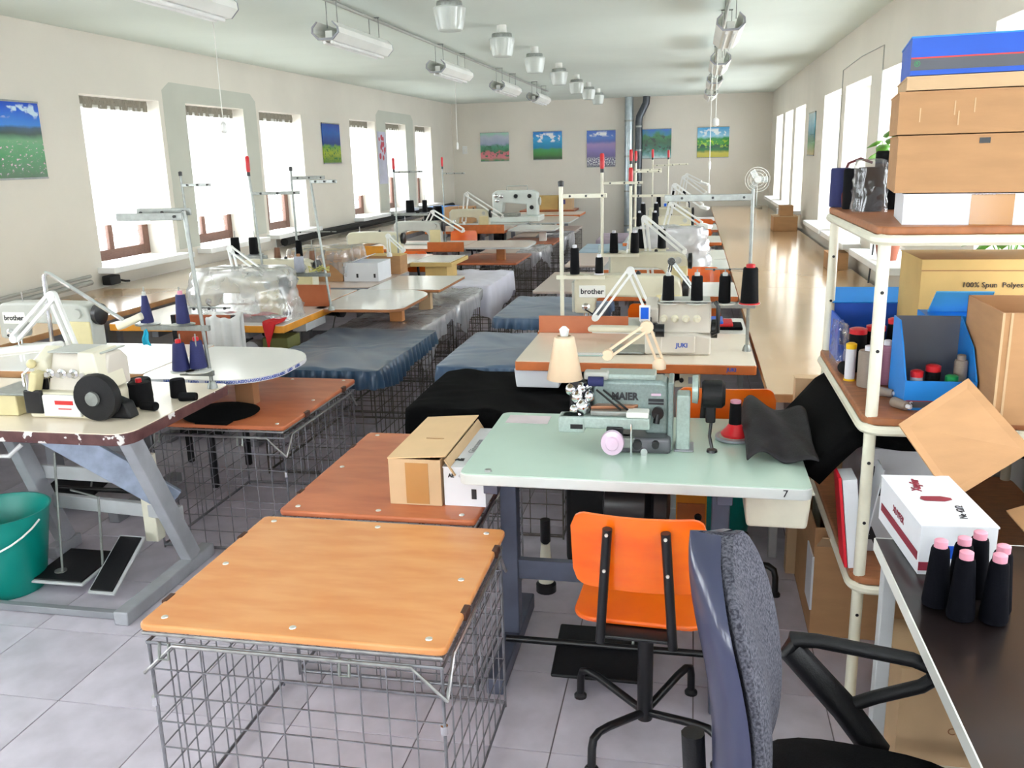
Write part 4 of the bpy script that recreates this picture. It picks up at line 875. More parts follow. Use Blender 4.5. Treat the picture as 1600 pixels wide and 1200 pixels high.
# ---- blind-stitch machine on the mint table
def blind_stitch(loc):
    t = thing('blindstitch_machine', 'grey-green blind-stitch machine with chrome head on the mint table', 'sewing machine', loc, 0, 'industrial sewing machines')
    MB().box(-.05,.17,-.10,.06,0,.055).make('base', mat('machine_dark_grey', (104,104,110), .3, .4, n=12, amt=.15), t, bevel=.012)
    MB().prism([(-.02,-.11),(.04,-.11),(.04,-.06),(-.02,-.06)], .02, .055).make('base_lug', STEEL, t, bevel=.004)
    MB().prism([(-.12,.115),(-.12,.21),(-.09,.235),(.13,.235),(.155,.225),(.16,.2),(.16,.05),(.075,.05),(.07,.10),(.05,.115)], -.05, .06, 'y').make('body', HAMM, t, bevel=.014, seg=3)
    MB().box(.155,.175,-.065,.07,.0,.235).make('end_plate', HAMM, t, bevel=.006)
    MB().box(.185,.235,-.055,.02,.0,.19).make('motor_bracket', HAMML, t, bevel=.006)
    MB().box(.18,.25,-.065,.03,.0,.006).make('bracket_foot', GREYP, t, bevel=.002)
    MB().box(-.10,.11,-.04,.05,.232,.252).make('top_cover', HAMML, t, bevel=.005)
    MB().lathe([(.045,0),(.048,.02),(.03,.024)], (.24,-.01,.2), 18, 'x').make('handwheel', HAMML, t)
    MB().lathe([(.04,.0),(.046,.008),(.046,.07),(.036,.082)], (.275,-.01,.185), 18, 'x').make('motor', BLACKP, t)
    MB().box(.29,.325,-.03,.01,.09,.15).make('motor_lug', BLACKP, t, bevel=.006)
    MB().tube([(.31,-.02,.09),(.305,-.04,.05),(.315,-.05,.012)],.006,6).make('motor_lead', BLACK, t)
    MB().lathe([(.02,0),(.018,.008)], (.315,-.05,0), 12).make('lead_grommet', BLACK, t)
    # lower cylinder arm
    MB().box(-.225,.095,-.115,-.06,.085,.125).make('lower_arm', HAMML, t, bevel=.006)
    MB().box(-.235,-.14,-.12,-.055,.07,.125).make('arm_nose', HAMML, t, bevel=.006)
    MB().box(-.19,-.145,-.1225,-.12,.085,.1).make('nose_slot', BLACK, t, smooth=0)
    MB().box(.01,.09,-.118,-.06,.125,.145).make('feed_cover', WHITE, t, bevel=.005)
    MB().box(-.12,.02,-.105,-.06,.125,.143).make('work_plate', STEEL, t, bevel=.004)
    MB().prism([(-.12,-.09),(.03,-.07),(.05,-.05),(-.1,-.05)], .143,.155).make('guide_plate', mat('copper_plate', (168,120,92), .3, .6), t, bevel=.003)
    # chrome mechanism at the nose
    for (x,y,z,r) in ((-.17,-.07,.18,.024),(-.15,-.08,.15,.028),(-.195,-.07,.205,.02),(-.155,-.06,.21,.022),(-.18,-.085,.14,.018),(-.125,-.075,.185,.02)):
        MB().sphere((x,y,z), r, 12, 8).make('chrome_joint', CHROME, t)
    MB().cyl((-.2,-.06,.19),(-.12,-.06,.22),.012).make('crank_rod', CHROME, t)
    MB().cyl((-.16,-.09,.12),(-.16,-.07,.22),.009).make('needle_lever', CHROME, t)
    MB().box(-.2,-.13,-.07,-.02,.11,.235).make('head_block', BLACK, t, bevel=.008)
    MB().cyl((-.13,-.075,.235),(-.075,-.075,.235),.016,n=12).make('blue_bobbin', NTHREAD, t)
    MB().box(-.15,-.06,-.06,-.01,.235,.262).make('thread_block', GREYM, t, bevel=.008)
    for x in (-.1,-.075): MB().cyl((x,-.085,.21),(x+.09,-.09,.145),.004,n=6).make('link_rod', BLACK, t)
    # adjusting wheel hanging at the front
    MB().box(-.06,.0,-.125,-.10,.05,.095).make('wheel_bracket', BLACK, t, bevel=.004)
    MB().lathe([(.012,.012),(.04,.01),(.043,0),(.04,-.012),(.025,-.015),(.02,-.022),(.004,-.024)], (-.035,-.15,.052), 24, 'y').make('adjusting_wheel', PINKPL, t)
    MB().cyl((.03,-.13,.0),(.03,-.13,.11),.004,n=6).make('stop_pin', CHROME, t)
    MB().lathe([(.016,0),(.016,-.02)], (.05,-.10,.035), 12, 'y').make('front_knob', BLACK, t)
    MB().lathe([(.012,0),(.013,-.02)], (.075,-.10,.012), 12, 'y').make('front_screw', CHROME, t)
    MB().lathe([(.014,0),(.013,-.014)], (.115,-.10,.035), 12, 'y').make('front_knob', BLACK, t)
    text('MAIER', .034, INK, t, face_M((.0,-.0515,.18), '-y'), bold=.0016)
    MB().box(.085,.14,-.0525,-.05,.165,.175).make('spec_plate', INK, t, smooth=0)
    MB().box(.085,.14,-.0525,-.05,.155,.162).make('spec_plate', INK, t, smooth=0)
    MB().box(.095,.13,-.0525,-.05,.185,.193).make('spec_plate', PINKPL, t, smooth=0)
    MB().lathe([(.02,0),(.022,-.02)], (.12,-.05,.13), 14, 'y').make('stitch_knob', BLACK, t)
    MB().cyl((.12,-.06,.125),(.115,-.065,.095),.012).make('lever', BLACK, t)
    t.scale = (.86, .95, .95)
    return t
blind_stitch((-.195, 2.75, .75))
overlock((-.075, 4.19, .75), 'off-white four-thread overlock machine with blue screen on the orange-edged table', 'juki')
overlock((-2.30, 2.91, .75), 'cream overlock machine with black belt cover on the worn brown-edged table', 'old')
lockstitch((-.335, 4.82, .75), 'beige branded lockstitch machine behind the red-brown board', sc=1.1)
lockstitch((-3.21, 3.95, .75), 'grey branded lockstitch machine in the left row behind the overlock', body=GREYM)
lockstitch((-2.68, 4.97, .75), 'lockstitch machine under clear plastic on the yellow-edged table', brand=False, body=BEIGEM)
lockstitch((-2.85, 5.85, .75), 'beige lockstitch machine behind the plastic-covered one in the left row', brand=False)
lockstitch((-.29, 6.2, .75), 'beige lockstitch machine with yellowed guard, second lockstitch of the right row', brand=False)
lockstitch((-.25, 7.6, .75), 'lockstitch machine under a plastic bag in the right row', brand=False)
lockstitch((-.28, 8.4, .75), 'beige lockstitch machine just behind the bagged one', brand=False)
lockstitch((-.28, 9.9, .75), 'beige lockstitch machine third from the back in the right row', brand=False)
lockstitch((-.28, 11.5, .75), 'beige lockstitch machine second from the back in the right row', brand=False)
overlock((-.25, 12.95, .75), 'overlock machine at the far end of the right row', 'juki')
lockstitch((-2.95, 9.5, .75), 'lockstitch machine behind the orange wooden panel', brand=False, body=GREYM)
lockstitch((-2.9, 11.65, .75), 'lockstitch machine behind the farther orange board in the left row', brand=False)
lockstitch((-2.95, 8.1, .75), 'lockstitch machine behind the cartons in the left row', brand=False)
def big_white(loc):
    t = thing('programmable_machine', 'large white programmable sewing machine near the back wall', 'sewing machine', loc, 0, 'industrial sewing machines')
    W2 = mat('machine_white', (226,232,228), .35, n=6, amt=.04, coat=.3)
    MB().box(-.4,.4,-.22,.3,0,.08).make('base', W2, t, bevel=.015)
    MB().prism([(-.3,.12),(-.3,.4),(-.24,.44),(.28,.44),(.36,.4),(.36,.08),(.2,.08),(.2,.24),(-.14,.27),(-.16,.12)], -.09, .12, 'y').make('arm', W2, t, bevel=.02)
    MB().box(-.2,.1,-.22,.0,.08,.12).make('feed_plate', STEEL, t, bevel=.005)
    for (x,z) in ((-.22,.3),(-.16,.36),(-.24,.37),(.05,.36),(.25,.36),(.28,.2)): MB().lathe([(.03,0),(.03,-.02),(.012,-.03)], (x,-.09,z), 12, 'y').make('tension_knob', BLACK if x > 0 else CHROME, t)
    MB().lathe([(.02,0),(.06,.01),(.06,.03),(.02,.04)], (.36,.02,.28), 16, 'x').make('handwheel', GREYM, t)
    m = MB(); m.tube([(-.1,.02,.44),(-.1,.02,.5),(.2,.02,.5),(.2,.02,.44)],.01,8); m.make('carry_handle', GREYM, t)
    MB().cyl((-.24,0,.13),(-.24,0,.085),.008).make('needle_bar', CHROME, t)
big_white((-2.55, 12.9, .75))

# ------------------------------------------------------------ thread cones
CP = {}
def cone(loc, label, m=DTHREAD, r0=.03, r1=.022, h=.12, core=None, base=False, top=None, rot=None, group='cones of sewing thread', cr=.012):
    key = (m.name, r0, r1, h, core.name if core else '', base, top.name if top else '', cr)
    if key in CP:
        c = copy_tree(CP[key], loc, 0, label, group)
    else:
        c = thing('thread_cone', label, 'thread', loc, 0, group)
        MB().lathe([(r0*.96,.002),(r0,.008),(r1,h-.006),(r1*.9,h)], n=18).make('thread', m, c)
        if core: MB().lathe([(cr,h-.01),(cr,h+.014),(cr*.75,h+.016)], n=12).make('core', core, c)
        if top: MB().lathe([(r1*1.02,h-.012),(r1*1.04,h+.004),(r1*.6,h+.008)], n=16).make('end_cap', top, c)
        if base: MB().lathe([(r0*1.15,0),(r0*1.15,.006)], n=18).make('base_cap', base if base is not True else REDPL, c)
        CP[key] = c
    if rot: c.rotation_euler = rot
    return c
# ------------------------------------------------------------ thread stands
def stand(loc, label, h=.72, arms=(), trays=(), cap='black', m=STEEL, r=.008, lean=(0,0), base=True):
    t = thing('thread_stand', label, 'thread stand', loc, 0, 'tall thread stands')
    lx, ly = lean
    f = lambda z: (lx*z/h, ly*z/h, z)
    MB().cyl((0,0,0), f(h), r, n=10).make('pole', m, t)
    if base: MB().lathe([(.022,0),(.02,.012),(.012,.03)], n=12).make('clamp_foot', STEEL, t)
    if cap == 'red': 
        p = f(h); MB().lathe([(r+.003,-.005),(r+.006,.01),(r+.005,.085),(r,.095)], p, 10).make('red_sleeve', REDPL, t); MB().lathe([(r+.003,-.03),(r+.003,-.005)], p, 10).make('cap_band', BLACK, t)
    elif cap == 'black':
        p = f(h); MB().lathe([(r+.004,-.01),(r+.005,.015),(r*.6,.02)], p, 10).make('pole_cap', BLACK, t)
    for (z, x0, x1, dy, w) in arms:
        b = f(z); o = MB(); o.bar((b[0]+x0, b[1]+dy*(x0 != 0), z), (b[0]+x1, b[1]+dy, z), .012, w); o = o.make('guide_arm', m, t, bevel=.002)
        for k in range(3):
            q = .2+.35*k; x = b[0]+x0+(x1-x0)*q; MB().lathe([(.006,-.008),(.006,-.014)], (x, b[1]+dy*q, z), 8, 'y').make('eyelet', BLACK, o)
    for (z, xs, dy, dm) in trays:
        b = f(z)
        o = MB().bar((b[0]+min(0,min(xs))-.03, b[1]+dy*.5, z), (b[0]+max(0,max(xs))+.03, b[1]+dy*.5, z), .02, .022).make('cone_bar', m, t, bevel=.002)
        for x in xs:
            MB().lathe([(.012,.008),(.05,.012),(.052,.016),(.012,.016)], (b[0]+x, b[1]+dy, z), 20).make('cone_plate', dm, o)
            MB().cyl((b[0]+x, b[1]+dy, z), (b[0]+x, b[1]+dy, z+.17), .003, n=6).make('cone_pin', STEEL, o)
    return t
# left foreground stand with two tiers of navy cones
stand((-1.955, 3.29, .75), 'chrome thread stand with navy cones on the worn overlock table', .73, lean=(-.04, .0),
      arms=((.71, -.29, 0, -.02, .03), (.755-.03, -.24, 0, .05, .03), (.335, -.06, .12, .03, .006)), trays=((.07, (-.09,-.02), -.05, WHITE), (.255, (-.25,-.09), 0, STEEL)), cap=None, m=STEEL)
for (x, z, y, lab) in ((-2.055, .84, 3.235, 'navy cone on the lower tray of the left stand, nearer one'), (-1.99, .845, 3.26, 'navy cone on the lower tray of the left stand, beside the pole')):
    cone((x, y, z-.002), lab, NTHREAD, .036, .024, .115, REDPL, group='navy thread cones on the left stand')
cone((-2.22, 3.29, 1.024), 'thin navy cone with grey tip on the upper tray of the left stand', NTHREAD, .027, .012, .115, GREYM, group='navy thread cones on the left stand', cr=.008)
cone((-2.055, 3.29, 1.024), 'navy cone with a bare pin on the upper tray of the left stand', NTHREAD, .028, .02, .12, PINKCORE, group='navy thread cones on the left stand', cr=.01)
m = MB(); m.surf(lambda u,v: (-2.23+.02*(u-.5)*(1+1.2*v)+.004*sin(v*7), 3.285+.01*sin(u*5), 1.0-.07*v), 5, 8)
tag(m.make('rag', LBLUEPL, solid=.004), 'small cyan rag hanging under the upper tray of the left stand', 'rag')
cone((-2.11, 3.02, .75), 'thick black thread cone with red core standing by the overlock belt cover', DTHREAD, .048, .045, .09, REDPL)
cone((-2.16, 3.10, .75), 'thick black thread cone behind the red-cored one on the overlock table', DTHREAD, .045, .042, .085)
cone((-2.06, 2.95, .768), 'small black spool lying before the thick black cone', DTHREAD, .018, .018, .07, rot=(pi/2, 0, radians(80)))
cone((-2.02, 3.14, .75), 'short black cone below the lower navy tray', DTHREAD, .032, .03, .075)
cone((-1.98, 3.08, .768), 'small black spool lying near the right edge of the overlock table', DTHREAD, .018, .017, .07, rot=(pi/2, 0, radians(100)))
# stand behind it by the window
stand((-3.3, 5.5, .75), 'slim thread stand with black cap in front of the second left window', .85, arms=((.78, 0, .22, -.02, .02),), trays=(), m=STEEL, lean=(-.03,0), cap='black')
stand((-2.75, 5.42, .75), 'slim thread stand with red sleeve left of the third left window', .86, arms=((.72, 0, .33, 0, .02),), trays=((.31, (-.2,-.06), .05, GREYP),), cap='red', lean=(-.05,0))
cone((-2.84, 5.47, 1.076), 'black cone by the second left curtain, right of the pair', DTHREAD, .03, .028, .11)
cone((-2.97, 5.47, 1.076), 'black cone by the second left curtain, left of the pair', DTHREAD, .03, .028, .11)
stand((-2.22, 5.22, .75), 'tall thread stand with bent top arm on the yellow-edged table', .80, arms=((.79, 0, .19, -.05, .02),), trays=((.22, (-.19,-.06), .0, STEEL),), cap=None, lean=(-.1,.06))
cone((-2.42, 5.235, .986), 'pale grey cone on the tray above the plastic-covered machine', GTHREAD, .032, .03, .10, CARDD)
m = MB(); R5 = random.Random(5)
for i in range(10): m.tube([(-2.30,5.25,.99),(-2.30+R5.uniform(-.06,.06),5.25+R5.uniform(-.05,.05),1.01+R5.uniform(0,.02)),(-2.30+R5.uniform(-.07,.07),5.25+R5.uniform(-.05,.05),.99)],.004,5)
tag(m.make('thread_tangle', mat('yellow_yarn', (206,200,120), .8)), 'tangle of pale yellow yarn on the tray of the tall left stand', 'yarn')
stand((-2.8, 6.05, .75), 'tall thread stand with black cap and dark cones left of the hillside poster', .86, arms=((.80, 0, .25, 0, .025), (.42, -.03, .3, .02, .006)), trays=((.2, (-.14,.03,.13), -.04, GREYP),), cap='black')
cone((-2.94, 6.01, .966), 'brown cone on the tray of the stand left of the hillside poster', BTHREAD, .026, .02, .10)
cone((-2.77, 6.01, .966), 'tall black cone stacked on the stand left of the hillside poster', DTHREAD, .027, .022, .15)
cone((-2.67, 6.01, .966), 'short dark cone on the stand left of the hillside poster', BTHREAD, .024, .02, .075)
stand((-2.66, 7.9, .75), 'thread stand with red sleeve before the blossom poster', .83, arms=((.8, 0, .27, 0, .018),), trays=((.42, (.12,.26), .05, GREYP),), cap='red', m=STEEL)
cone((-2.54, 7.95, 1.186), 'black cone on the high tray before the fifth left window', DTHREAD, .04, .036, .11)
cone((-2.40, 7.95, 1.186), 'narrow black cone on the high tray before the sixth left window', DTHREAD, .024, .022, .11)
stand((-2.68, 9.6, .75), 'thread stand with red sleeve near the back left corner', .83, arms=((.75, 0, .25, 0, .015),), trays=(), cap='red', r=.007)
# right row stands
stand((.262, 4.2, .75), 'chrome thread stand with long perforated arm on the orange-edged table', .74, arms=((.705, -.39, 0, 0, .03), (.38, -.2, 0, .02, .006)), trays=((.215, (-.365,-.235,-.11,0), -.03, WHITE),), cap=None, m=STEEL)
for i, x in enumerate((-.103, .027, .152)):
    cone((x, 4.17, .981), 'black cone on the four-cone tray above the overlock, %s of three' % ['left', 'middle', 'right'][i], DTHREAD, .028, .025, .125, GEDGE, group='black cones on the overlock stand')
cone((.262, 4.15, .981), 'large black cone with red neck and red base at the end of the four-cone tray', DTHREAD, .041, .033, .165, REDPL, base=REDPL, group='black cones on the overlock stand', cr=.02)
t = thing('folded_fabric', 'red and black folded fabric behind the overlock on the right row', 'fabric', (.1, 4.78, .75))
for i, (m_, z) in enumerate(((BLACKC, 0), (REDCL, .018), (BBOX, .03))): MB().box(-.2+.1*i, .17-.05*i, -.08, .08, z, z+.017).make('fold', m_, t, bevel=.006)
stand((-.68, 4.72, .75), 'tall pale thread stand with black cap beside the branded lockstitch', .76, arms=((.7, 0, .24, 0, .022),), trays=((.275, (.07,.2), .0, BEIGEM),), cap='black', m=IVORY, r=.011)
cone((-.61, 4.72, 1.041), 'tall black cone on the tray above the branded lockstitch', DTHREAD, .026, .022, .14, WTHREAD)
cone((-.48, 4.72, 1.041), 'short dark cone on a white spool above the branded lockstitch', DTHREAD, .022, .02, .09, WTHREAD, base=WTHREAD)
RS = [(-.60, 6.1, .82, 'red', 'second'), (-.43, 6.4, .72, 'red', 'third'), (-.55, 8.2, .85, 'red', 'fourth'), (-.6, 9.7, .84, 'red', 'fifth'), (-.5, 11.4, .86, 'red', 'sixth'), (-.35, 12.9, .85, 'red', 'seventh')]
for i, (x, y, h, c, od) in enumerate(RS):
    stand((x, y, .75), 'pale thread stand with red sleeve, %s from the camera in the right row' % od, h, arms=((h-.1, 0, .27, 0, .018),), trays=((.24, (.08,.22), 0, BEIGEM),), cap=c, m=IVORY, r=.010)
    for k, dx in enumerate((.08, .22)):
        cone((x+dx, y, 1.006), 'black cone on the %s pale stand from the camera, %s one' % (od, ['left', 'right'][k]), DTHREAD, .03, .026, .135, WTHREAD, group='black cones down the right row')

# ------------------------------------------------------------ jointed work lamps
def lamp(base, joint, end, label, head=None, m=LAMPW, w=.009, gap=.022, headm=None, clamp=True, headkind='bar'):
    b, j, e = Vector(base), Vector(joint), Vector(end)
    t = thing('work_lamp', label, 'lamp', base, 0, 'jointed work lamps')
    J, E_ = j-b, e-b
    for nm, p, q in (('lower_arm', Vector((0,0,.03)), J), ('upper_arm', J, E_)):
        d = (q-p).normalized(); s = d.cross(Vector((0,1,0)))
        s = s.normalized() if s.length > .1 else Vector((1,0,0))
        for k in (-1, 1): MB().bar(p+s*gap/2*k, q+s*gap/2*k, w, w*1.3, (0,1,0)).make(nm, m, t, bevel=.001)
    MB().lathe([(.02,-.012),(.022,0),(.02,.012)], J, 14, 'y').make('elbow_joint', m, t)
    MB().lathe([(.017,-.012),(.019,0),(.017,.012)], E_, 12, 'y').make('head_joint', m, t)
    if clamp: MB().lathe([(.022,0),(.022,.02),(.012,.035)], n=12).make('clamp_foot', m, t)
    hm = headm or m
    if headkind == 'bar' and head:
        h0, h1 = Vector(head[0])-b, Vector(head[1])-b
        MB().bar(h0, h1, .07, .028).make('shade', hm, t, bevel=.012, seg=3)
        d = (h1-h0)*.06
        MB().bar(h0+d-Vector((0,0,.016)), h1-d-Vector((0,0,.016)), .05, .006).make('diffuser', WHITE, t)
    elif headkind == 'cone' and head:
        c = Vector(head[0])-b; L = head[1]
        MB().lathe([(.022,L),(.03,L-.005),(.055,0)], c, 18, cap=False).make('shade', hm, t, solid=.003)
        MB().lathe([(.012,L),(.016,L+.02),(.006,L+.03)], c, 10).make('shade_cap', LAMPW, t)
    return t
lamp((-2.47, 3.2, .75), (-2.58, 3.2, 1.15), (-2.74, 3.14, .98), 'pale jointed lamp with long white head over the cream overlock', ((-2.82,3.1,.93),(-2.50,3.1,.965)), w=.014, gap=.03)
t = thing('thread_guide_arm', 'tall thin chrome thread guide arm over the left overlock table', 'guide arm', (-2.68, 3.27, .75))
MB().tube([(0,0,0),(.02,0,.47),(.03,0,.485),(.05,0,.48),(.36,0,.29),(.37,0,.27)],.009,8).make('tube', CHROME, t); MB().obox((.40,0,.285),(.13,.05,.03),Matrix.Rotation(radians(-22),3,'Y')).make('guide_head', CREAMM, t, bevel=.008)
MB().lathe([(.02,0),(.018,.02)],n=12).make('foot', STEEL, t)
lamp((-.36, 4.86, 1.0), (-.38, 4.80, 1.10), (-.25, 4.70, .90), 'x') if False else None
lamp((-.16, 4.50, .75), (-.30, 4.48, 1.09), (-.47, 4.42, .86), 'white jointed lamp with long head in front of the branded lockstitch', ((-.50,4.40,.81),(-.13,4.36,.815)), w=.012, gap=.026, headm=mat('lamp_ivory', (234,226,204), .35, coat=.2))
lamp((-.17, 4.62, .75), (-.10, 4.62, 1.12), (.06, 4.55, .93), 'chrome jointed lamp arm right of the white long-headed lamp', None, CHROME, w=.010, gap=.012)
lamp((-.095, 2.84, .98), (-.135, 2.82, 1.12), (-.25, 2.72, 1.05), 'cream jointed lamp with hanging tapered shade on the blind-stitch machine', ((-.378, 2.66, .985), .135), LAMPC, headm=LAMPC, headkind='cone', w=.008, gap=.02)
m = MB(); m.cyl((-.25,2.72,1.05),(-.36,2.67,1.06),.006,n=8); m.tube([(-.36,2.67,1.06),(-.378,2.66,1.10),(-.378,2.66,1.12)],.006,6)
o = m.make('shade_rod', CHROME); 
_l = [x for x in bpy.data.objects if x.get('label','').startswith('cream jointed lamp')][0]
o.parent = _l; o.matrix_parent_inverse = Matrix.Translation(-Vector(_l.location))
lamp((-.28, 6.4, .75), (-.33, 6.35, 1.22), (-.05, 6.2, 1.0), 'white jointed lamp arm on the third table of the right row', None, w=.016, gap=.03)
lamp((-.3, 8.6, .75), (-.2, 8.55, 1.2), (.08, 8.4, 1.02), 'white jointed lamp with black springs behind the bagged machine', ((.08,8.38,1.02),(.16,8.3,1.0)), w=.016, gap=.035)
lamp((-.25, 9.95, .95), (-.2, 9.9, 1.32), (.1, 9.8, 1.1), 'white jointed lamp far down the right row, third from the back', ((.08,9.8,1.1),(.16,9.75,1.08)), w=.016, gap=.04)
lamp((-.2, 11.55, .95), (-.12, 11.5, 1.36), (.15, 11.4, 1.16), 'white jointed lamp second from the back in the right row', ((.14,11.4,1.16),(.25,11.3,1.13)), w=.016, gap=.04)
lamp((-.15, 13.0, .95), (-.1, 13.0, 1.35), (.1, 12.9, 1.25), 'white jointed lamp at the far end of the right row', ((.1,12.9,1.25),(.2,12.85,1.22)), w=.016, gap=.04)
lamp((-2.72, 4.98, 1.0), (-2.75, 5.0, 1.16), (-2.5, 4.95, 1.0), 'pale lamp arm rising from the plastic-covered machine', None, w=.010, gap=.03)
lamp((-2.4, 6.9, .9), (-2.42, 6.95, 1.06), (-2.28, 6.9, .95), 'small jointed lamp arm behind the white carton', None, w=.010, gap=.02)
lamp((-2.85, 9.5, .95), (-2.78, 9.5, 1.1), (-2.42, 9.4, .9), 'white jointed lamp behind the orange wooden panel', None, w=.014, gap=.04)
lamp((-3.0, 11.7, .8), (-2.95, 11.7, 1.2), (-2.45, 11.6, .9), 'white jointed lamp behind the farther orange board', None, w=.016, gap=.05)
# ------------------------------------------------------------ cartons
def carton(x0, x1, y0, y1, z0, z1, label, m=CARD, top=None, lid=True, tape=None, rz=0, flap=None, name='carton', group=None, lidgap=0):
    t = thing(name, label, 'box', ((x0+x1)/2, (y0+y1)/2, z0), rz, group); w, d, h = (x1-x0)/2, (y1-y0)/2, z1-z0
    th = .004
    b = MB(); b.box(-w,w,-d,-d+th,0,h); b.box(-w,w,d-th,d,0,h); b.box(-w,-w+th,-d+th,d-th,0,h); b.box(w-th,w,-d+th,d-th,0,h); b.box(-w+th,w-th,-d+th,d-th,0,th)
    MB().prism([(-w,-d),(w,-d),(w,d),(-w,d)],0,h-.001).make('body', m, t, smooth=0) if lid else b.make('body', m, t, smooth=0)
    if lid:
        MB().obox((0,0,h+lidgap),(2*w+.004,2*d+.004,.004),Matrix.Rotation(radians(lidgap*200),3,'Y')).make('lid', top or m, t, smooth=0)
    if tape:
        MB().box(-w*tape,w*tape,-d-.001,-d+.001,h*.1,h*1.0).make('tape', TAPE, t, smooth=0)
    if flap:
        for (sd, L, ang) in flap:
            if sd == '-x': c, M_, s = (-w-cos(radians(ang))*L/2, 0, h+sin(radians(ang))*L/2), Matrix.Rotation(radians(ang),3,'Y'), (L,2*d,.004)
            elif sd == '+x': c, M_, s = (w+cos(radians(ang))*L/2, 0, h+sin(radians(ang))*L/2), Matrix.Rotation(radians(-ang),3,'Y'), (L,2*d,.004)
            elif sd == '-y': c, M_, s = (0,-d-cos(radians(ang))*L/2, h+sin(radians(ang))*L/2), Matrix.Rotation(radians(-ang),3,'X'), (2*w,L,.004)
            else: c, M_, s = (0,d+cos(radians(ang))*L/2, h+sin(radians(ang))*L/2), Matrix.Rotation(radians(ang),3,'X'), (2*w,L,.004)
            MB().obox(c, s, M_).make('flap', top or m, t, smooth=0)
    return t
c = carton(-.925,-.755,2.53,2.98,.593,.745,'plain cardboard carton with loose sloping lid on the second cage', CARDL, lid=False)
MB().obox((.008,0,.16),(.19,.455,.004),Matrix.Rotation(radians(-4),3,'Y')).make('lid', mat('carton_lid',(226,190,146),.8,n=7,amt=.05), c, smooth=0)
MB().obox((.115,0,.128),(.06,.45,.004),Matrix.Rotation(radians(58),3,'Y')).make('flap', CARDL, c, smooth=0)
MB().box(-.03,.045,-.2265,-.2245,.005,.14).make('tape', TAPE, c, smooth=0)
MB().box(-.01,.05,-.05,.0-.045,.1645,.166).make('crease', CARD, c, smooth=0)
c = carton(-.748,-.615,2.54,2.95,.593,.72,'white carton with black print beside the plain one on the second cage', WBOX, WBOX)
text('AE', .016, INK, c, face_M((-.042,-.2065,.1),'-y'), bold=.001); text('Gütermann', .012, GREYP, c, face_M((.01,-.2065,.1),'-y'))
MB().box(.022,.038,-.2065,-.205,.025,.058).make('barcode_label', INK, c, smooth=0)
text('Gütermann', .03, GREYP, c, face_M((-.01,.0,.1315),'+z',rot=pi/2)); text('AE', .022, INK, c, face_M((-.03,-.14,.1315),'+z'), bold=.002)
# left table cartons
c = carton(-3.08,-2.65,6.5,6.9,.752,.985,'cardboard box under clear plastic on the carton table', CARD, CARDO)
MB().box(-.216,.216,-.202,-.199,.165,.172).make('lid_seam', CARDD, c, smooth=0); MB().box(.04,.06,-.2025,-.2,.06,.066).make('print_mark', INK, c, smooth=0)
cover(-3.10,-2.62,6.48,6.93,.999,.2,PLASTIC,'plastic_sheet','clear plastic sheet over the cardboard box on the carton table','plastic sheet',.012,8,21,.005,.3)
c = carton(-2.64,-2.36,6.5,6.8,.752,.893,'white carton with two dark labels beside the plastic-wrapped box', WBOX, WBOX, lid=True)
for x in (-.03,.11): MB().box(x-.008,x+.008,-.1515,-.15,.03,.06).make('label_mark', INK, c, smooth=0)
MB().obox((-.03,-.02,.165),(.16,.2,.004),Matrix.Rotation(radians(-20),3,'Y')).make('flap', WBOX, c, smooth=0)
carton(-2.60,-2.33,6.95,7.14,.752,.9,'brown carton behind the white carton on the carton table', CARD, CARDO)
# wooden crate tray
t = thing('wooden_tray', 'pale wooden tray on a block behind the cartons', 'tray', (-2.22, 7.85, .612))
MB().box(-.22,.16,-.3,.3,.125,.16).make('tray_rim', CARDO, t, bevel=.004); MB().box(-.2,.14,-.28,.28,.159,.166).make('tray_face', WHITEL, t, smooth=0); MB().box(-.1,.1,-.25,.1,0,.125).make('support_block', CARDO, t, bevel=.004)
back_board(-2.96,-2.68,7.55,.752,.17,YORED,'bright orange wooden panel standing behind the cartons')
back_board(-2.70,-2.31,8.97,.72,.10,ORED,'long orange board at the front of the second far left table')
back_board(-3.0,-2.34,11.17,.72,.11,ORED,'long orange board at the front of the third far left table')
carton(-2.8,-2.3,15.6,15.95,.752,.98,'ochre carton on the table at the back wall, left of the labelled one', CARDO)
c = carton(-2.28,-2.05,15.55,15.85,.752,.95,'carton with a purple label on the back wall table', CARDL); MB().box(-.09,.0,-.1515,-.15,.09,.17).make('label', mat('purple_label',(80,70,120),.6), c, smooth=0)
carton(.93,1.2,10.95,11.35,.732,.9,'low cardboard carton on the right bench by the wall', CARD, CARDL)
carton(1.0,1.15,11.0,11.2,.906,1.02,'small carton stacked on the low one on the right bench', CARD)
carton(1.05,1.2,7.35,7.6,.732,.86,'small brown carton at the wall behind the shelf rack', CARD)
carton(1.1,1.22,12.5,12.62,.732,.9,'white sheet box under the far right windows', WBOX)
# blue crate far left on bench
carton(-3.95,-3.55,13.2,13.6,.782,.95,'small blue crate at the far end of the left bench', BBOXL)
carton(-3.5,-3.1,12.55,12.85,.752,.98,'reddish carton near the large white machine', CARD)
for i, (x, y) in enumerate(((-3.75,12.6),(-3.7,12.9))): cone((x, y, .782), 'big black cone on the far left bench, %s one' % ['nearer','farther'][i], DTHREAD, .07, .065, .2)
for i, (x, y) in enumerate(((-2.95,12.75),(-2.75,12.7))): cone((x, y, .9), 'grey cone by the large white machine, %s one' % ['left','right'][i], GTHREAD, .035, .03, .13) if False else None

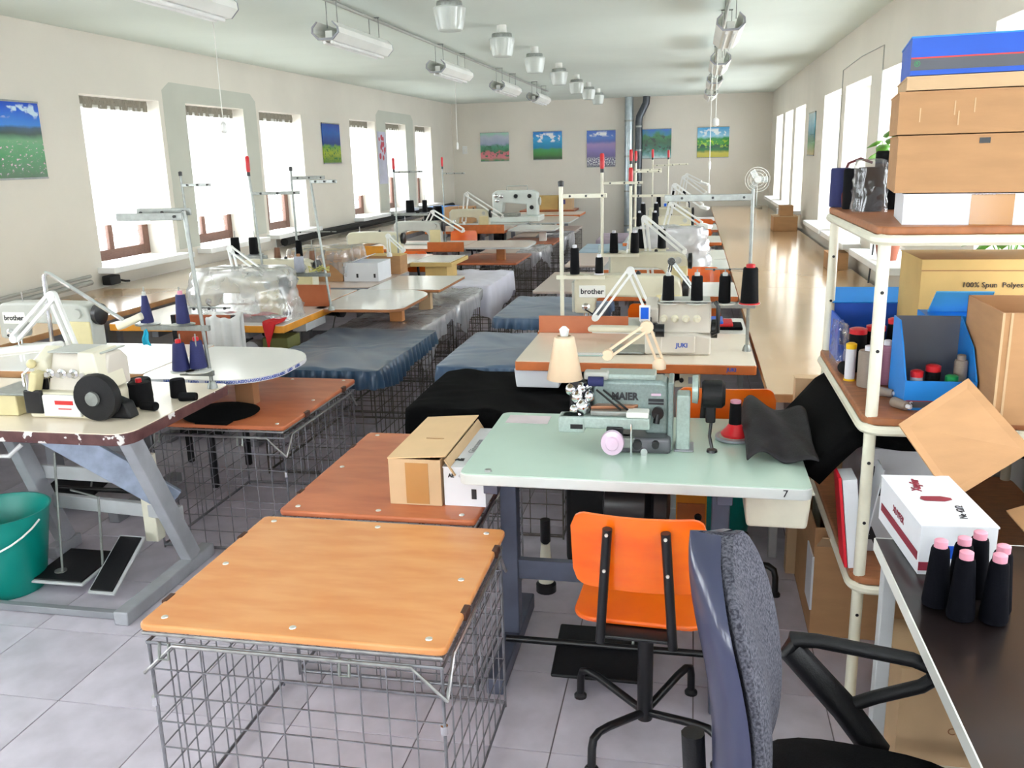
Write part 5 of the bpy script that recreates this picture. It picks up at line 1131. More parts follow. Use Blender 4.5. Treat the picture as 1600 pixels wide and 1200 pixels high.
# ------------------------------------------------------------ plastic covers and cloths
def bag(c, s, m, label, name='plastic_cover', seed=1, amp=.02, cat='plastic cover'):
    R = random.Random(seed); n, k = 28, 12; hx, hy, h = s[0]/2, s[1]/2, s[2]; rows = []
    jit = [[R.uniform(-1,1) for _ in range(n)] for _ in range(k+1)]
    for j in range(k+1):
        v = j/k; row = []
        for i in range(n):
            a = 2*pi*i/n; ca, sa = cos(a), sin(a); q = (abs(ca)**5+abs(sa)**5)**(-1/5)
            f = 1.0 if v < .75 else max(.05, 1-((v-.75)/.25)**2.2)
            fl = 1+.14*(1-v)**2
            z = h*min(v/.85, 1) if v < .9 else h
            e = amp*jit[j][i]*(.3 if j in (0,) else 1)
            row.append((ca*q*(hx*f*fl)+ca*e, sa*q*(hy*f*fl)+sa*e, z+(e*.5 if j else 0)))
        rows.append(row)
    vs = [p for r_ in rows for p in r_]; fs = [(j*n+i, j*n+(i+1)%n, (j+1)*n+(i+1)%n, (j+1)*n+i) for j in range(k) for i in range(n)]; fs.append(tuple(range(k*n,(k+1)*n)))
    o = MB().add(vs, fs).make(name, m, smooth=50); o.location = c; return tag(o, label, cat)
bag((-2.66,4.95,.752),(.60,.34,.30),PLASTIC,'clear plastic cover over the machine on the yellow-edged table',seed=2,amp=.013)
bag((-.2,7.6,.752),(.62,.34,.31),PLASTICM,'milky plastic bag over a machine in the right row',seed=4,amp=.02)
m = MB(); m.surf(lambda u,v: (-2.76+.32*u+.01*sin(v*9), 4.80+.12*v, .769+.02*sin(u*9)*sin(v*3)+.02*(1-v)), 12, 6)
tag(m.make('fabric_piece', REDCL, solid=.004), 'crumpled red fabric under the plastic-covered machine', 'fabric')
# chair with white cloth behind the oval board
def orange_chair(loc, label, rz=0):
    t = thing('plywood_chair', label, 'chair', loc, rz, 'orange plywood swivel chairs')
    m = MB(); w, d = .36, .36
    def seat(u, v):
        x = (u-.5)*w; y = (v-.5)*d; rr = .05
        return (x*(1-.10*max(0,abs(v-.5)*2-.75)*2), y, .46-.012*cos(u*2*pi)*-.5+(.02 if False else 0)-.03*max(0,(v-.8)/.2)**2)
    P = rrect(-w/2, w/2, -d/2, d/2, .06, 6)
    MB().prism(P, .448, .462).make('seat', ORANGEW, t, bevel=.005)
    # curved backrest: arc around z
    def bk(th):
        out = []
        n = 30
        for i in range(n+1):
            u = i/n-.5; out.append((u*.345, -.222+.028*(u*2)**2))
        return out
    arc = bk(0); z0, z1 = .565, .778; vs = []; fs = []; nz = 8; na = len(arc)
    for k in range(2):
        for j in range(nz+1):
            for i, (x, y) in enumerate(arc):
                v = j/nz; u = i/(na-1)
                # rounded corners
                z = z0+(z1-z0)*v
                ex = max(0, abs(x)-.1325)/.04
                if ex > 0:
                    q = .04*(1-math.sqrt(max(0, 1-min(1,ex)**2))); z = (z0+q)+((z1-q)-(z0+q))*v
                vs.append((x, y+(-.006 if k else .006)-.03*(v-.5), z))
    st = (nz+1)*na
    for k in range(2):
        for j in range(nz):
            for i in range(na-1):
                a = k*st+j*na+i; fs.append((a, a+1, a+na+1, a+na))
    bd = [i for i in range(na)] + [j*na+na-1 for j in range(1, nz+1)] + [nz*na+i for i in range(na-2, -1, -1)] + [j*na for j in range(nz-1, 0, -1)]
    for a, b in zip(bd, bd[1:]+bd[:1]): fs.append((a, b, b+st, a+st))
    MB().add(vs, fs).make('backrest', ORANGEW, t, smooth=50)
    for s in (-1, 1):
        o = MB().tube([(s*.094,-.232,.425),(s*.092,-.234,.45),(s*.072,-.252,.752)],.0125,10).make('back_support', BLACK, t)
        for z in (.74,.64): MB().lathe([(.005,0),(.004,-.004)], (s*(.092-.02*(z-.45)/.3),-.2475-.018*(z-.45)/.3,z), 8, 'y').make('rivet', BOLT, o)
    MB().box(-.094,.094,-.235,-.06,.436,.446).make('rear_bracket', BLACK, t, bevel=.003)
    MB().cyl((0,.02,.30),(0,.02,.448),.016,n=12).make('piston', BLACK, t)
    MB().cyl((0,.02,.04),(0,.02,.32),.023,n=14).make('column', BLACK, t)
    MB().box(-.09,.09,-.07,.11,.436,.449).make('seat_plate', BLACK, t, bevel=.004)
    MB().lathe([(.008,0),(.009,.025),(.006,.03)], (-.03,.01,.31), 8, 'x').make('height_knob', CHROME, t)
    for a in (150, 240, 330, 60):
        c_, s_ = cos(radians(a)), sin(radians(a)); p = [(0,.06),(.17,.10),(.215,.105),(.238,.095),(.245,.07),(.247,.012)]
        l = MB().tube([(c_*r, .02+s_*r, z) for r, z in p], .012, 10).make('base_leg', BLACK, t)
        MB().lathe([(.02,0),(.02,.008),(.013,.016)], (c_*.247, .02+s_*.247, 0), 12).make('foot_pad', BLACK, l)
    return t
oc = orange_chair((-.105, 2.31, 0), 'orange plywood swivel chair with black tube supports at the mint table')
oc.rotation_euler[2] = radians(-3)
for (x, y, a, lab) in ((.13, 3.34, 0, 'orange plywood chair between the mint table and the orange-edged table'), (-.2, 5.6, 0, 'orange plywood chair behind the branded lockstitch machine'),
      (.05, 6.95, 180, 'orange plywood chair right behind the third table of the right row'), (-.02, 9.15, 0, 'orange plywood chair beside the right bench, behind the bagged machine'), (.05, 10.75, 180, 'orange plywood chair before the brown-edged table on the right'),
      (-2.75, 8.75, 0, 'orange plywood chair by the orange panel in the left row'), (-2.8, 10.7, 180, 'orange plywood chair by the farther orange board in the left row'), (0.1, 12.25, 180, 'orange plywood chair at the far end of the right row')):
    _c = copy_tree(oc, (x, y, 0), radians(a), lab)
    if y < 4: _c.scale = (1, 1, 1.09)
# orange upright support box under mint table
t = thing('foot_switch_box', 'orange upright box with a black knob standing under the mint table', 'box', (.02, 3.12, .0))
MB().box(-.055,.055,-.03,.03,.0,.56).make('post', mat('signal_orange',(244,150,20),.4), t, bevel=.004)
MB().box(-.05,.05,-.035,-.03,.30,.42).make('recess_panel', ORED, t, smooth=0); MB().lathe([(.014,0),(.012,-.014)],(.025,-.035,.37),10,'y').make('knob', BLACK, t)
carton_ = thing('plastic_bin', 'cream plastic bin hanging under the right end of the mint table', 'bin', (.26, 2.62, .59))
MB().prism([(-.085,-.0),(.085,0),(.095,.11),(-.095,.11)],-.12,.12,'y').make('bin_body', IVORY, carton_, bevel=.01)
MB().box(-.1,.1,-.125,.125,.108,.116).make('bin_lip', IVORY, carton_, bevel=.002)
# thread spool with red base on mint table
t = thing('spool_dish', 'round grey dish on the right of the mint table', 'dish', (.15, 2.84, .75)); MB().lathe([(.055,0),(.062,.004),(.062,.012),(.05,.012)],n=26).make('dish', GREYP, t); MB().lathe([(.05,.0121),(.02,.0125)],n=26).make('felt_pad', GREEN, t)
c = thing('thread_cone', 'black spool with red flared base standing on the grey dish', 'thread', (.15,2.84,.7625), 0, 'cones of sewing thread')
MB().lathe([(.042,0),(.045,.008),(.03,.025),(.02,.04)],n=20).make('flared_base', REDPL, c); MB().lathe([(.018,.036),(.02,.04),(.018,.11)],n=18).make('thread', DTHREAD, c); MB().lathe([(.017,.11),(.017,.118),(.008,.119)],n=14).make('end_cap', PINKCORE, c)
t = thing('paper_note', 'pale pink paper lying on the back left corner of the mint table', 'paper', (-.54,2.98,.7505)); MB().box(-.09,.06,-.045,.05,0,.0008).make('sheet', mat('pale_pink_paper',(222,208,212),.7), t, smooth=0)
# charcoal cloth on the mint table's right end
def drape(pts_fn, nu, nv, m, name, label, solid=.006):
    o = MB().surf(pts_fn, nu, nv).make(name, m, solid=solid, smooth=60); return tag(o, label, 'cloth')
def dr(u, v):
    x = .175+.20*u-.02*v*sin(u*6); y = 2.58+.40*v+.03*sin(u*4)
    hump = .085*math.exp(-((u-.25)/.3)**2)*(.3+.7*sin(min(1,v*1.3)*pi*.5)) + .05*math.exp(-((u-.8)/.3)**2)*v + .010*sin(u*9+v*6)
    z = .757+max(0, hump)
    if u > .55: z = .757+hump+.05*(u-.55)
    return (x, y, z)
drape(dr, 26, 18, GREYC, 'charcoal_cloth', 'charcoal cloth crumpled on the right end of the mint table')
# treadle detail bucket
t = thing('bucket', 'teal plastic bucket on the floor at the left edge', 'bucket', (-2.705, 2.86, 0))
prof = [(.13,0),(.135,.01),(.185,.32),(.19,.33),(.193,.34),(.186,.34),(.178,.325),(.127,.016),(.02,.014)]
MB().lathe(prof, n=32, cap=False).make('bucket_body', TEAL, t); MB().lathe([(.13,.0),(.01,.0)], n=32).make('bucket_base', TEAL, t)
MB().tube([(-.19*cos(a), -.19*sin(a)-.005, .31-.10*sin(a)) for a in [pi*i/14 for i in range(15)]], .004, 6).make('wire_handle', LAMPW, t)
t = thing('bucket', 'teal plastic bucket half hidden behind the mint table leg', 'bucket', (.17, 3.76, 0)); MB().lathe([(.09,0),(.095,.01),(.125,.28),(.13,.29),(.122,.29),(.087,.016),(.02,.014)], n=28, cap=False).make('bucket_body', TEAL, t)
MB().lathe([(.09,.0),(.01,.0)], n=28).make('bucket_base', TEAL, t)
t = thing('motor_unit', 'large black motor unit on the floor under the mint table', 'motor', (-.31, 3.45, 0)); MB().box(-.17,.17,-.12,.12,0,.40).make('motor_case', BLACKP, t, bevel=.05, seg=4); MB().lathe([(.1,-.17),(.12,-.16),(.12,.16),(.1,.17)],(0,0,.44),18,'x').make('motor_drum', BLACK, t)
t = thing('floor_roller', 'cream roller stand with black foot beneath the mint table', 'stand', (-.53, 3.15, 0)); MB().lathe([(.04,0),(.04,.03),(.03,.04)],n=16).make('foot', BLACK, t); MB().lathe([(.03,.04),(.018,.2)],n=16).make('shaft', IVORY, t); MB().lathe([(.012,.2),(.02,.21),(.02,.3)],n=12).make('head', BLACK, t)
# black disc on brown-lid cage
t = thing('beret_hat', 'flat black cloth beret lying on the brown plywood lid at left', 'hat', (-2.02, 3.45, .592)); MB().lathe([(.16,0),(.165,.004),(.12,.02),(.06,.035),(.01,.04)],n=30).make('crown', BLACKC, t)
MB().box(-.03,.12,-.175,-.12,.0,.006).make('brim', BLACKC, t, bevel=.002)
# white cloth hanging from a chair behind the oval board
t = thing('wooden_chair', 'dark wooden chair back behind the white extension board', 'chair', (-2.62, 4.4, 0)); 
for sx in (-1,1):
    MB().box(sx*.18-.015,sx*.18+.015,-.015,.015,0,.86).make('back_post', BLACK, t, bevel=.004); MB().box(sx*.18-.015,sx*.18+.015,-.38,-.35,0,.45).make('leg', BLACK, t, bevel=.004)
MB().box(-.2,.2,-.39,.02,.44,.47).make('seat', CARDD, t, bevel=.008); MB().box(-.19,.19,-.012,.012,.64,.86).make('backrest', PLYEDGE, t, bevel=.008)
def wc(u, v):
    s = -1 if v < .5 else 1; q = abs(v-.5)*2
    return (-2.60+.2*u, 4.4+s*.022+.008*sin(u*20), .868-.26*q+.006*sin(u*8))
drape(wc, 14, 20, LCLOTH, 'white_cloth', 'white cloth hung over the dark wooden chair back', .003)
def rc(u, v): return (-2.36+.05*(u-.5)*(1+.8*sin(v*5))-.03*v, 4.83-.16*min(1,v*2.2)-.005, .755-(0 if v < .45 else (v-.45)*.32)+.006*sin(u*9+v*5)+.012)
drape(rc, 8, 22, REDCL, 'red_ribbon', 'red fabric strip hanging off the yellow-edged table', .008)
t = thing('scissors_holder', 'small black clip holding the red strip on the yellow-edged table', 'clip', (-2.35, 4.86, .78)); MB().lathe([(.02,0),(.025,.01),(.02,.03)],n=12).make('clip_body', BLACK, t); MB().sphere((0,-.02,.03),.012,8,6).make('white_bead', WHITE, t)

# ------------------------------------------------------------ shelf rack at right
SX0, SX1, SY0, SY1 = .475, 1.18, 2.49, 3.42
def rack():
    t = thing('shelf_rack', 'ivory tube shelf rack with brown wooden shelves at right', 'shelf', (SX0, SY0, 0)); w, d = SX1-SX0, SY1-SY0
    for (x, y) in ((.025,.03),(w-.025,.03),(.025,d-.03),(w-.025,d-.03)):
        o = MB().tube([(x,y,0),(x,y,1.435)], .0165, 12).make('post', IVORY, t)
        for z in (.33,.62,.80,1.12,1.28): MB().lathe([(.005,0),(.005,-.001)], (x,y-.0165,z), 8, 'y').make('screw_hole', BLACK, o)
    for z in (.455,.935,1.455):
        P = rrect(0, w, 0, d, .05, 6)
        MB().prism(P, z-.022, z).make('shelf_board', SHELFW, t, bevel=.006)
        Q = rrect(.004, w-.004, .004, d-.004, .05, 6)
        m = MB(); m.tube([(x, y, z-.036) for x, y in Q+[Q[0]]], .0145, 8); m.make('rim_tube', IVORY, t)
    return t
rack()
ZT, ZM, ZL = 1.455, .935, .455
# top shelf
def stacked(z0, z1, dx, w, d, label, m, top):
    a_ = radians(-8); cx, cy = .535+dx, 2.55
    ux, uy = cos(a_), sin(a_); vx, vy = -sin(a_), cos(a_)
    X, Y = cx+ux*w/2+vx*d/2, cy+uy*w/2+vy*d/2
    return carton(X-w/2, X+w/2, Y-d/2, Y+d/2, z0, z1, label, m, top, rz=a_)
c = stacked(ZT, ZT+.078, .01, .56, .34, 'flat white box with tape at the bottom of the carton stack on the rack', WBOX, WBOX); MB().box(-.12,-.02,-.172,-.169,.0,.079).make('tape', TAPE, c, smooth=0)
c = stacked(ZT+.083, ZT+.226, -.015, .58, .36, 'big plain cardboard carton, second in the stack on the rack', CARD, CARD)
MB().box(-.10,-.075,-.1815,-.179,.122,.136).make('hand_hole', BLACK, c, smooth=0)
c = stacked(ZT+.231, ZT+.335, -.02, .58, .36, 'cardboard carton with scuffs, third in the stack on the rack', CARD, CARD)
for (x, h0) in ((-.24,.03),(-.15,.02),(-.115,.05),(-.16,.045)): MB().box(x,x+.003,-.1815,-.1795,h0,h0+.035).make('scuff', CARDL, c, smooth=0)
c = stacked(ZT+.340, ZT+.372, -.005, .58, .36, 'shallow cardboard lid just below the blue box', CARDL, CARDL)
c = stacked(ZT+.376, ZT+.468, .0, .58, .36, 'blue and grey cardboard box on top of the rack stack', BBOX, BBOXL)
MB().box(-.29,.29,-.182,-.18,.012,.04).make('grey_band', GBOX, c, smooth=0); MB().box(-.29,.29,-.182,-.18,.04,.0435).make('red_line', REDP, c, smooth=0)
t = text('®', .02, GREENPL, c, face_M((-.275,-.183,.027),'-y'))
for i, (x, y, r, h, lab) in enumerate(((.505,3.36,.034,.135,'navy plastic-wrapped spool, leftmost on top of the rack'), (.53,3.24,.034,.135,'black spool in plastic, second from left on top of the rack'), (.56,3.12,.042,.14,'black spool in a clear bag, front of the rack top'), (.64,3.22,.05,.19,'tall black spool behind the bagged ones on the rack top'))):
    cone((x, y, ZT), lab, NTHREAD if i == 0 else DTHREAD, r, r, h, group='wrapped spools on the rack top')
bag((.56,3.12,ZT),(.094,.094,.165),BAGPL,'clear bag around the front spool on the rack top','spool_bag',6,.004)
t = thing('cable_loop', 'dark red cable loop behind the wrapped spools on the rack', 'cable', (.53,3.3,ZT)); MB().tube([(-.02,.0,.0),(-.02,.06,.1),(.0,.07,.15),(.04,.08,.165),(.08,.08,.15)],.005,6).make('cable', mat('dark_red',(90,20,26),.4), t)
# middle shelf
def spool(x, y, m, r, h, lab, top=None, core=None, base=None, z=None, r1=None, cr=.012): return cone((x, y, z or ZM), lab, m, r, r1 or r, h, core, base or False, top, group='spools on the middle rack shelf', cr=cr)
c = thing('blue_box', 'open dark blue carton at the back of the middle rack shelf', 'box', (.655,3.30,ZM)); w=.13
MB().box(-.15,.15,.1,.106,0,.19).make('back_panel', BBOX, c, smooth=0); MB().box(-.15,-.144,-.1,.1,0,.15).make('side_panel', BBOX, c, smooth=0); MB().box(.144,.15,-.1,.1,0,.15).make('side_panel', BBOX, c, smooth=0); MB().box(-.15,.15,-.106,-.1,0,.06).make('front_panel', BBOX, c, smooth=0)
MB().obox((0,.12,.2),(.3,.1,.004),Matrix.Rotation(radians(25),3,'X')).make('flap', BBOXL, c, smooth=0)
bag((.50,3.13,ZM),(.035,.16,.15),BAGPL,'clump of clear plastic wrap at the left side of the middle rack shelf','plastic_wrap',7,.006)
spool(.545,3.05,DTHREAD,.028,.14,'black spool with crimson cap at the left of the middle rack shelf',REDPL)
spool(.605,3.08,DTHREAD,.03,.145,'thick black spool with red rim on the middle rack shelf',REDPL)
spool(.665,3.1,DTHREAD,.026,.165,'tall black spool with small red cap behind the rack post',REDPL,r1=.02)
spool(.60,2.975,DTHREAD,.033,.12,'black spool with white pin behind the taupe one',None,WTHREAD,cr=.006)
spool(.505,2.925,WTHREAD,.016,.115,'white tube with yellow ends on the middle rack shelf',YELPL,None,YELPL)
spool(.545,2.845,TTHREAD,.032,.115,'large taupe spool at the front of the middle rack shelf',None,WTHREAD,cr=.014)
spool(.605,2.885,PTHREAD,.028,.125,'large mauve spool behind the rack post',None,WTHREAD,cr=.012)
spool(.665,2.90,DTHREAD,.028,.11,'black spool between the mauve spool and the blue carton')
spool(.665,2.99,PTHREAD,.02,.15,'slim mauve spool at the back of the middle rack shelf',None,PINKCORE)
cone((.50,3.02,ZM+.021),'black spool with blue end lying at the rack edge',DTHREAD,.021,.021,.06,BBOXL,rot=(pi/2,0,radians(10)),group='spools on the middle rack shelf')
cone((.545,2.74,ZM+.015),'small beige spool lying by the rack post',TTHREAD,.015,.012,.055,WTHREAD,rot=(pi/2,0,radians(60)),group='spools on the middle rack shelf',cr=.006)
cone((.575,2.62,ZM+.015),'small taupe spool lying in front of the blue open carton',TTHREAD,.015,.013,.055,WTHREAD,rot=(pi/2,0,radians(30)),group='spools on the middle rack shelf',cr=.006)
c = thing('open_box', 'bright blue open carton with grey lining on the middle rack shelf', 'box', (.69,2.71,ZM))
MB().box(-.09,.09,-.125,-.121,.0,.085).make('front_panel', BBOXL, c, smooth=0); MB().prism([(-.125,0),(.08,0),(.08,.235),(.0,.235),(-.06,.17),(-.121,.085),(-.125,.085)],-.094,-.09,'x').make('side_panel', BBOXL, c, smooth=0)
MB().prism([(-.125,0),(.08,0),(.08,.235),(-.06,.17),(-.121,.085)],.09,.094,'x').make('side_panel', BBOXL, c, smooth=0); MB().box(-.09,.09,.076,.08,0,.235).make('back_panel', GBOX, c, smooth=0); MB().box(-.09,.09,-.121,.076,0,.004).make('bottom_panel', BBOXL, c, smooth=0)
MB().box(-.09,.09,-.1265,-.125,.008,.026).make('grey_band', GBOX, c, smooth=0); MB().box(-.09,.09,-.1265,-.125,.026,.0285).make('red_line', MAROON, c, smooth=0); text('S', .022, WBOX, c, face_M((-.075,-.127,.017),'-y'))
spool(.635,2.63,GTHREAD,.017,.095,'grey spool with red cap inside the bright blue carton',REDPL,z=ZM+.004)
spool(.685,2.66,DTHREAD,.02,.105,'black spool with red cap inside the bright blue carton',REDPL,z=ZM+.004)
spool(.725,2.62,TTHREAD,.017,.085,'beige spool with green cap inside the bright blue carton',GREENPL,z=ZM+.004)
spool(.76,2.67,TTHREAD,.018,.125,'tall taupe spool inside the bright blue carton',z=ZM+.004,core=TTHREAD)
c = thing('blue_box', 'light blue carton with raised flap behind the open blue carton', 'box', (.80,2.90,ZM)); MB().box(-.1,.1,-.06,.06,0,.225).make('body', BBOXL, c, smooth=0); MB().obox((.0,-.02,.262),(.16,.11,.004),Matrix.Rotation(radians(-42),3,'X')).make('flap', mat('sky_blue_board',(90,184,240),.35), c, smooth=0); MB().box(-.1,-.02,-.0615,-.06,.15,.22).make('white_label', WBOX, c, smooth=0)
c = carton(.73,1.15,3.08,3.38,ZM,ZM+.365,'long ochre carton with black lettering at the back of the middle rack shelf', CARDO, CARDO); text('100% Spun  Polyester  5000M', .024, INK, c, face_M((.06,-.1515,.285),'-y')); MB().box(-.21,.21,-.1525,-.1505,.33,.3325).make('lid_line', CARDD, c, smooth=0)
# tall open carton at the right end of the middle shelf, one flap hanging down in front
c = thing('carton', 'open cardboard carton with large hanging flap at the right of the middle shelf', 'box', (.79,2.47,ZM))
MB().box(0,.36,-.004,0,.0,.30).make('front_panel', CARD, c, smooth=0); MB().box(0,.004,0,.3,0,.30).make('side_panel', CARD, c, smooth=0); MB().box(.356,.36,0,.3,0,.30).make('side_panel', CARD, c, smooth=0); MB().box(0,.36,.296,.3,0,.30).make('back_panel', CARD, c, smooth=0); MB().box(0,.36,0,.3,0,.004).make('bottom_panel', CARD, c, smooth=0)
for x in (.0,.02,.09): MB().box(x,x+.006,-.006,-.004,0,.30).make('fold_line', CARDL, c, smooth=0)
q = [Vector((.528-.79,2.33-2.47,.967-ZM)), Vector((.655-.79,2.27-2.47,.79-ZM)), Vector((.86-.79,2.36-2.47,.90-ZM)), Vector((.72-.79,2.462-2.47,1.06-ZM))]
nn = (q[1]-q[0]).cross(q[3]-q[0]).normalized()*.004
MB().add(q+[p_+nn for p_ in q], [(0,1,2,3),(7,6,5,4),(0,4,5,1),(1,5,6,2),(2,6,7,3),(3,7,4,0)]).make('hanging_flap', CARD, c, smooth=0)
# lower shelf
c = thing('folder', 'red folder with white papers leaning on the lower rack shelf', 'folder', (.485,2.555,ZL+.002)); c.rotation_euler = (0, radians(-7), 0)
MB().box(-.02,-.012,.0,.1,0,.28).make('red_cover', mat('red_card',(222,30,50),.5), c, smooth=0); MB().box(-.01,.03,-.005,.095,.0,.275).make('paper_stack', WBOX, c, smooth=0)
MB().obox((.065,.05,.15),(.004,.09,.30),Matrix.Rotation(radians(16),3,'Y')).make('loose_sheet', WBOX, c, smooth=0)
c = carton(.515,.76,2.68,3.0,ZL+.002,ZL+.33,'grey-white carton with upside-down lettering on the lower rack shelf', mat('grey_board_box',(200,202,208),.6), None); text('Gütermann', .046, INK, c, face_M((.0,-.162,.19),'-y',rot=pi), bold=.0015); text('A', .07, INK, c, face_M((-.085,-.162,.05),'-y'), bold=.004)
MB().box(-.095,-.085,-.162,-.1605,.225,.275).make('barcode_label', INK, c, smooth=0)
def bc(u, v):
    x = .37+.76*u; y = 2.62+.72*v; return (x, y, ZL+.355+.02*min(1,u*6)-.11*max(0,.16-u)/.16+.02*sin(u*5+.4)*sin(v*2.6+.3)+.010*sin(u*14+v*5))
drape(bc, 22, 18, BLACKC, 'black_fabric', 'heap of black fabric below the middle rack shelf', .05)
# boxes under and behind the rack
c = carton(.40,.475,2.62,3.05,0,.005,'x') if False else None
c = carton(.435,.95,2.95,3.42,.002,.41,'brown carton with torn corner on the floor under the rack', CARD, CARDL, lid=False); 
MB().obox((-.15,-.29,.38),(.2,.14,.004),Matrix.Rotation(radians(-35),3,'X')).make('flap', CARDL, c, smooth=0); MB().box(-.262,-.255,-.237,-.1,.1,.3).make('torn_strip', WBOX, c, smooth=0)
c = carton(.58,.98,2.28,2.55,.002,.30,'brown carton with printed signs on the floor below the dark desk', CARDL, CARDL)
for i, s in enumerate(('COI','CM','CO')): text(s, .03, CARDD, c, face_M((-.05,-.137,.24-.06*i),'-y'))
c = carton(.395,.46,3.6,3.75,.732,.9,'x') if False else None
c = carton(.40,.80,3.435,3.495,.0,.81,'tall flat pale carton wedged between the rack and the right bench', CARDL)
t = thing('wire_stand', 'thin black cable hanging at the wall behind the rack', 'cable', (1.22, 6.6, .735)); MB().tube([(0,0,0),(.02,0,.3),(.04,.1,.62)],.006,6).make('cable', BLACK, t)
# ------------------------------------------------------------ dark desk, foreground right
t = thing('dark_desk', 'dark brown desk with white edge trim in the right foreground', 'desk', (.455, 1.0, 0))
MB().box(0.003,.75,-.5,1.15,.70,.728).make('desktop', DESKD, t, smooth=0); MB().box(0,.003,-.5,1.15,.698,.7285).make('edge_trim', WHITE, t, smooth=0); MB().box(0.003,.75,1.15,1.153,.698,.7285).make('edge_trim', WHITE, t, smooth=0)
for (x, y) in ((.03,1.10),(.70,1.10),(.03,-.4),(.70,-.4)): MB().box(x-.016,x+.016,y-.02,y+.02,0,.70).make('leg', LGREY, t, bevel=.003)
MB().box(.05,.70,1.085,1.115,.10,.135).make('stretcher', IVORY, t, bevel=.003)
def xe(): return cone
c = carton(.50,.66,1.965,2.285,.7295,.845,'white carton with maroon emblem on the dark desk', WBOX, WBOX, rz=radians(4))
text('Xuyfer', .03, MAROON, c, face_M((-.02,.09,.1185),'+z',rot=radians(80)), bold=.001); MB().prism([(-.03,-.014),(.015,-.016),(.035,-.006),(.035,.006),(.015,.016),(-.03,.014),(-.036,0)],.1185,.119).make('emblem', MAROON, c, smooth=0); text('Ne 42/2', .024, INK, c, face_M((.03,-.08,.1185),'+z',rot=radians(80)))
MB().box(-.0815,-.0805,-.15,.14,.03,.05).make('maroon_band', MAROON, c, smooth=0); text('XUYFER', .024, MAROON, c, face_M((-.0818,.0,.075),'-x')); MB().box(-.03,.03,-.1618,-.16,.04,.07).make('label', BBOX, c, smooth=0)
MB().box(-.08,-.045,-.1618,-.16,.01,.03).make('maroon_corner', MAROON, c, smooth=0)
for i, (x, y, lab) in enumerate(((.515,1.82,'leftmost of the navy cones with pink cores'),(.55,1.77,'front left navy cone with pink core'),(.565,1.84,'second navy cone from the left in the back'),(.605,1.875,'farthest navy cone with pink core'),(.61,1.765,'front right navy cone with pink core'),(.63,1.81,'rightmost navy cone with pink core'))):
    cone((x, y, .7295), lab + ' on the dark desk', mat('midnight_thread',(7,8,16),.8,spec=.1,n=90,amt=.3,bump=.25,bs=40,stretch=(1,1,30)), .027, .018, .13, PINKCORE, group='navy cones on the dark desk', cr=.0135)
t = thing('tape_roll', 'roll of pale tape standing at the right edge on the dark desk', 'tape', (.665,1.50,.7295)); MB().lathe([(.06,-.02),(.06,.02),(.04,.02),(.04,-.02),(.06,-.02)],(0,0,.06),28,'x',cap=False).make('roll', mat('pale_tape',(190,184,186),.4), t)
MB().lathe([(.041,-.021),(.041,.021),(.037,.021),(.037,-.021),(.041,-.021)],(0,0,.06),28,'x',cap=False).make('core_ring', CARDL, t)
# cardboard leaning next to the desk
c = thing('cardboard_sheet', 'large cardboard sheet lying at the wall behind the dark desk', 'cardboard', (.82,2.0,.73)); MB().obox((.16,.0,.06),(.34,.75,.006),Matrix.Rotation(radians(-22),3,'Y')).make('sheet', CARD, c, smooth=0)
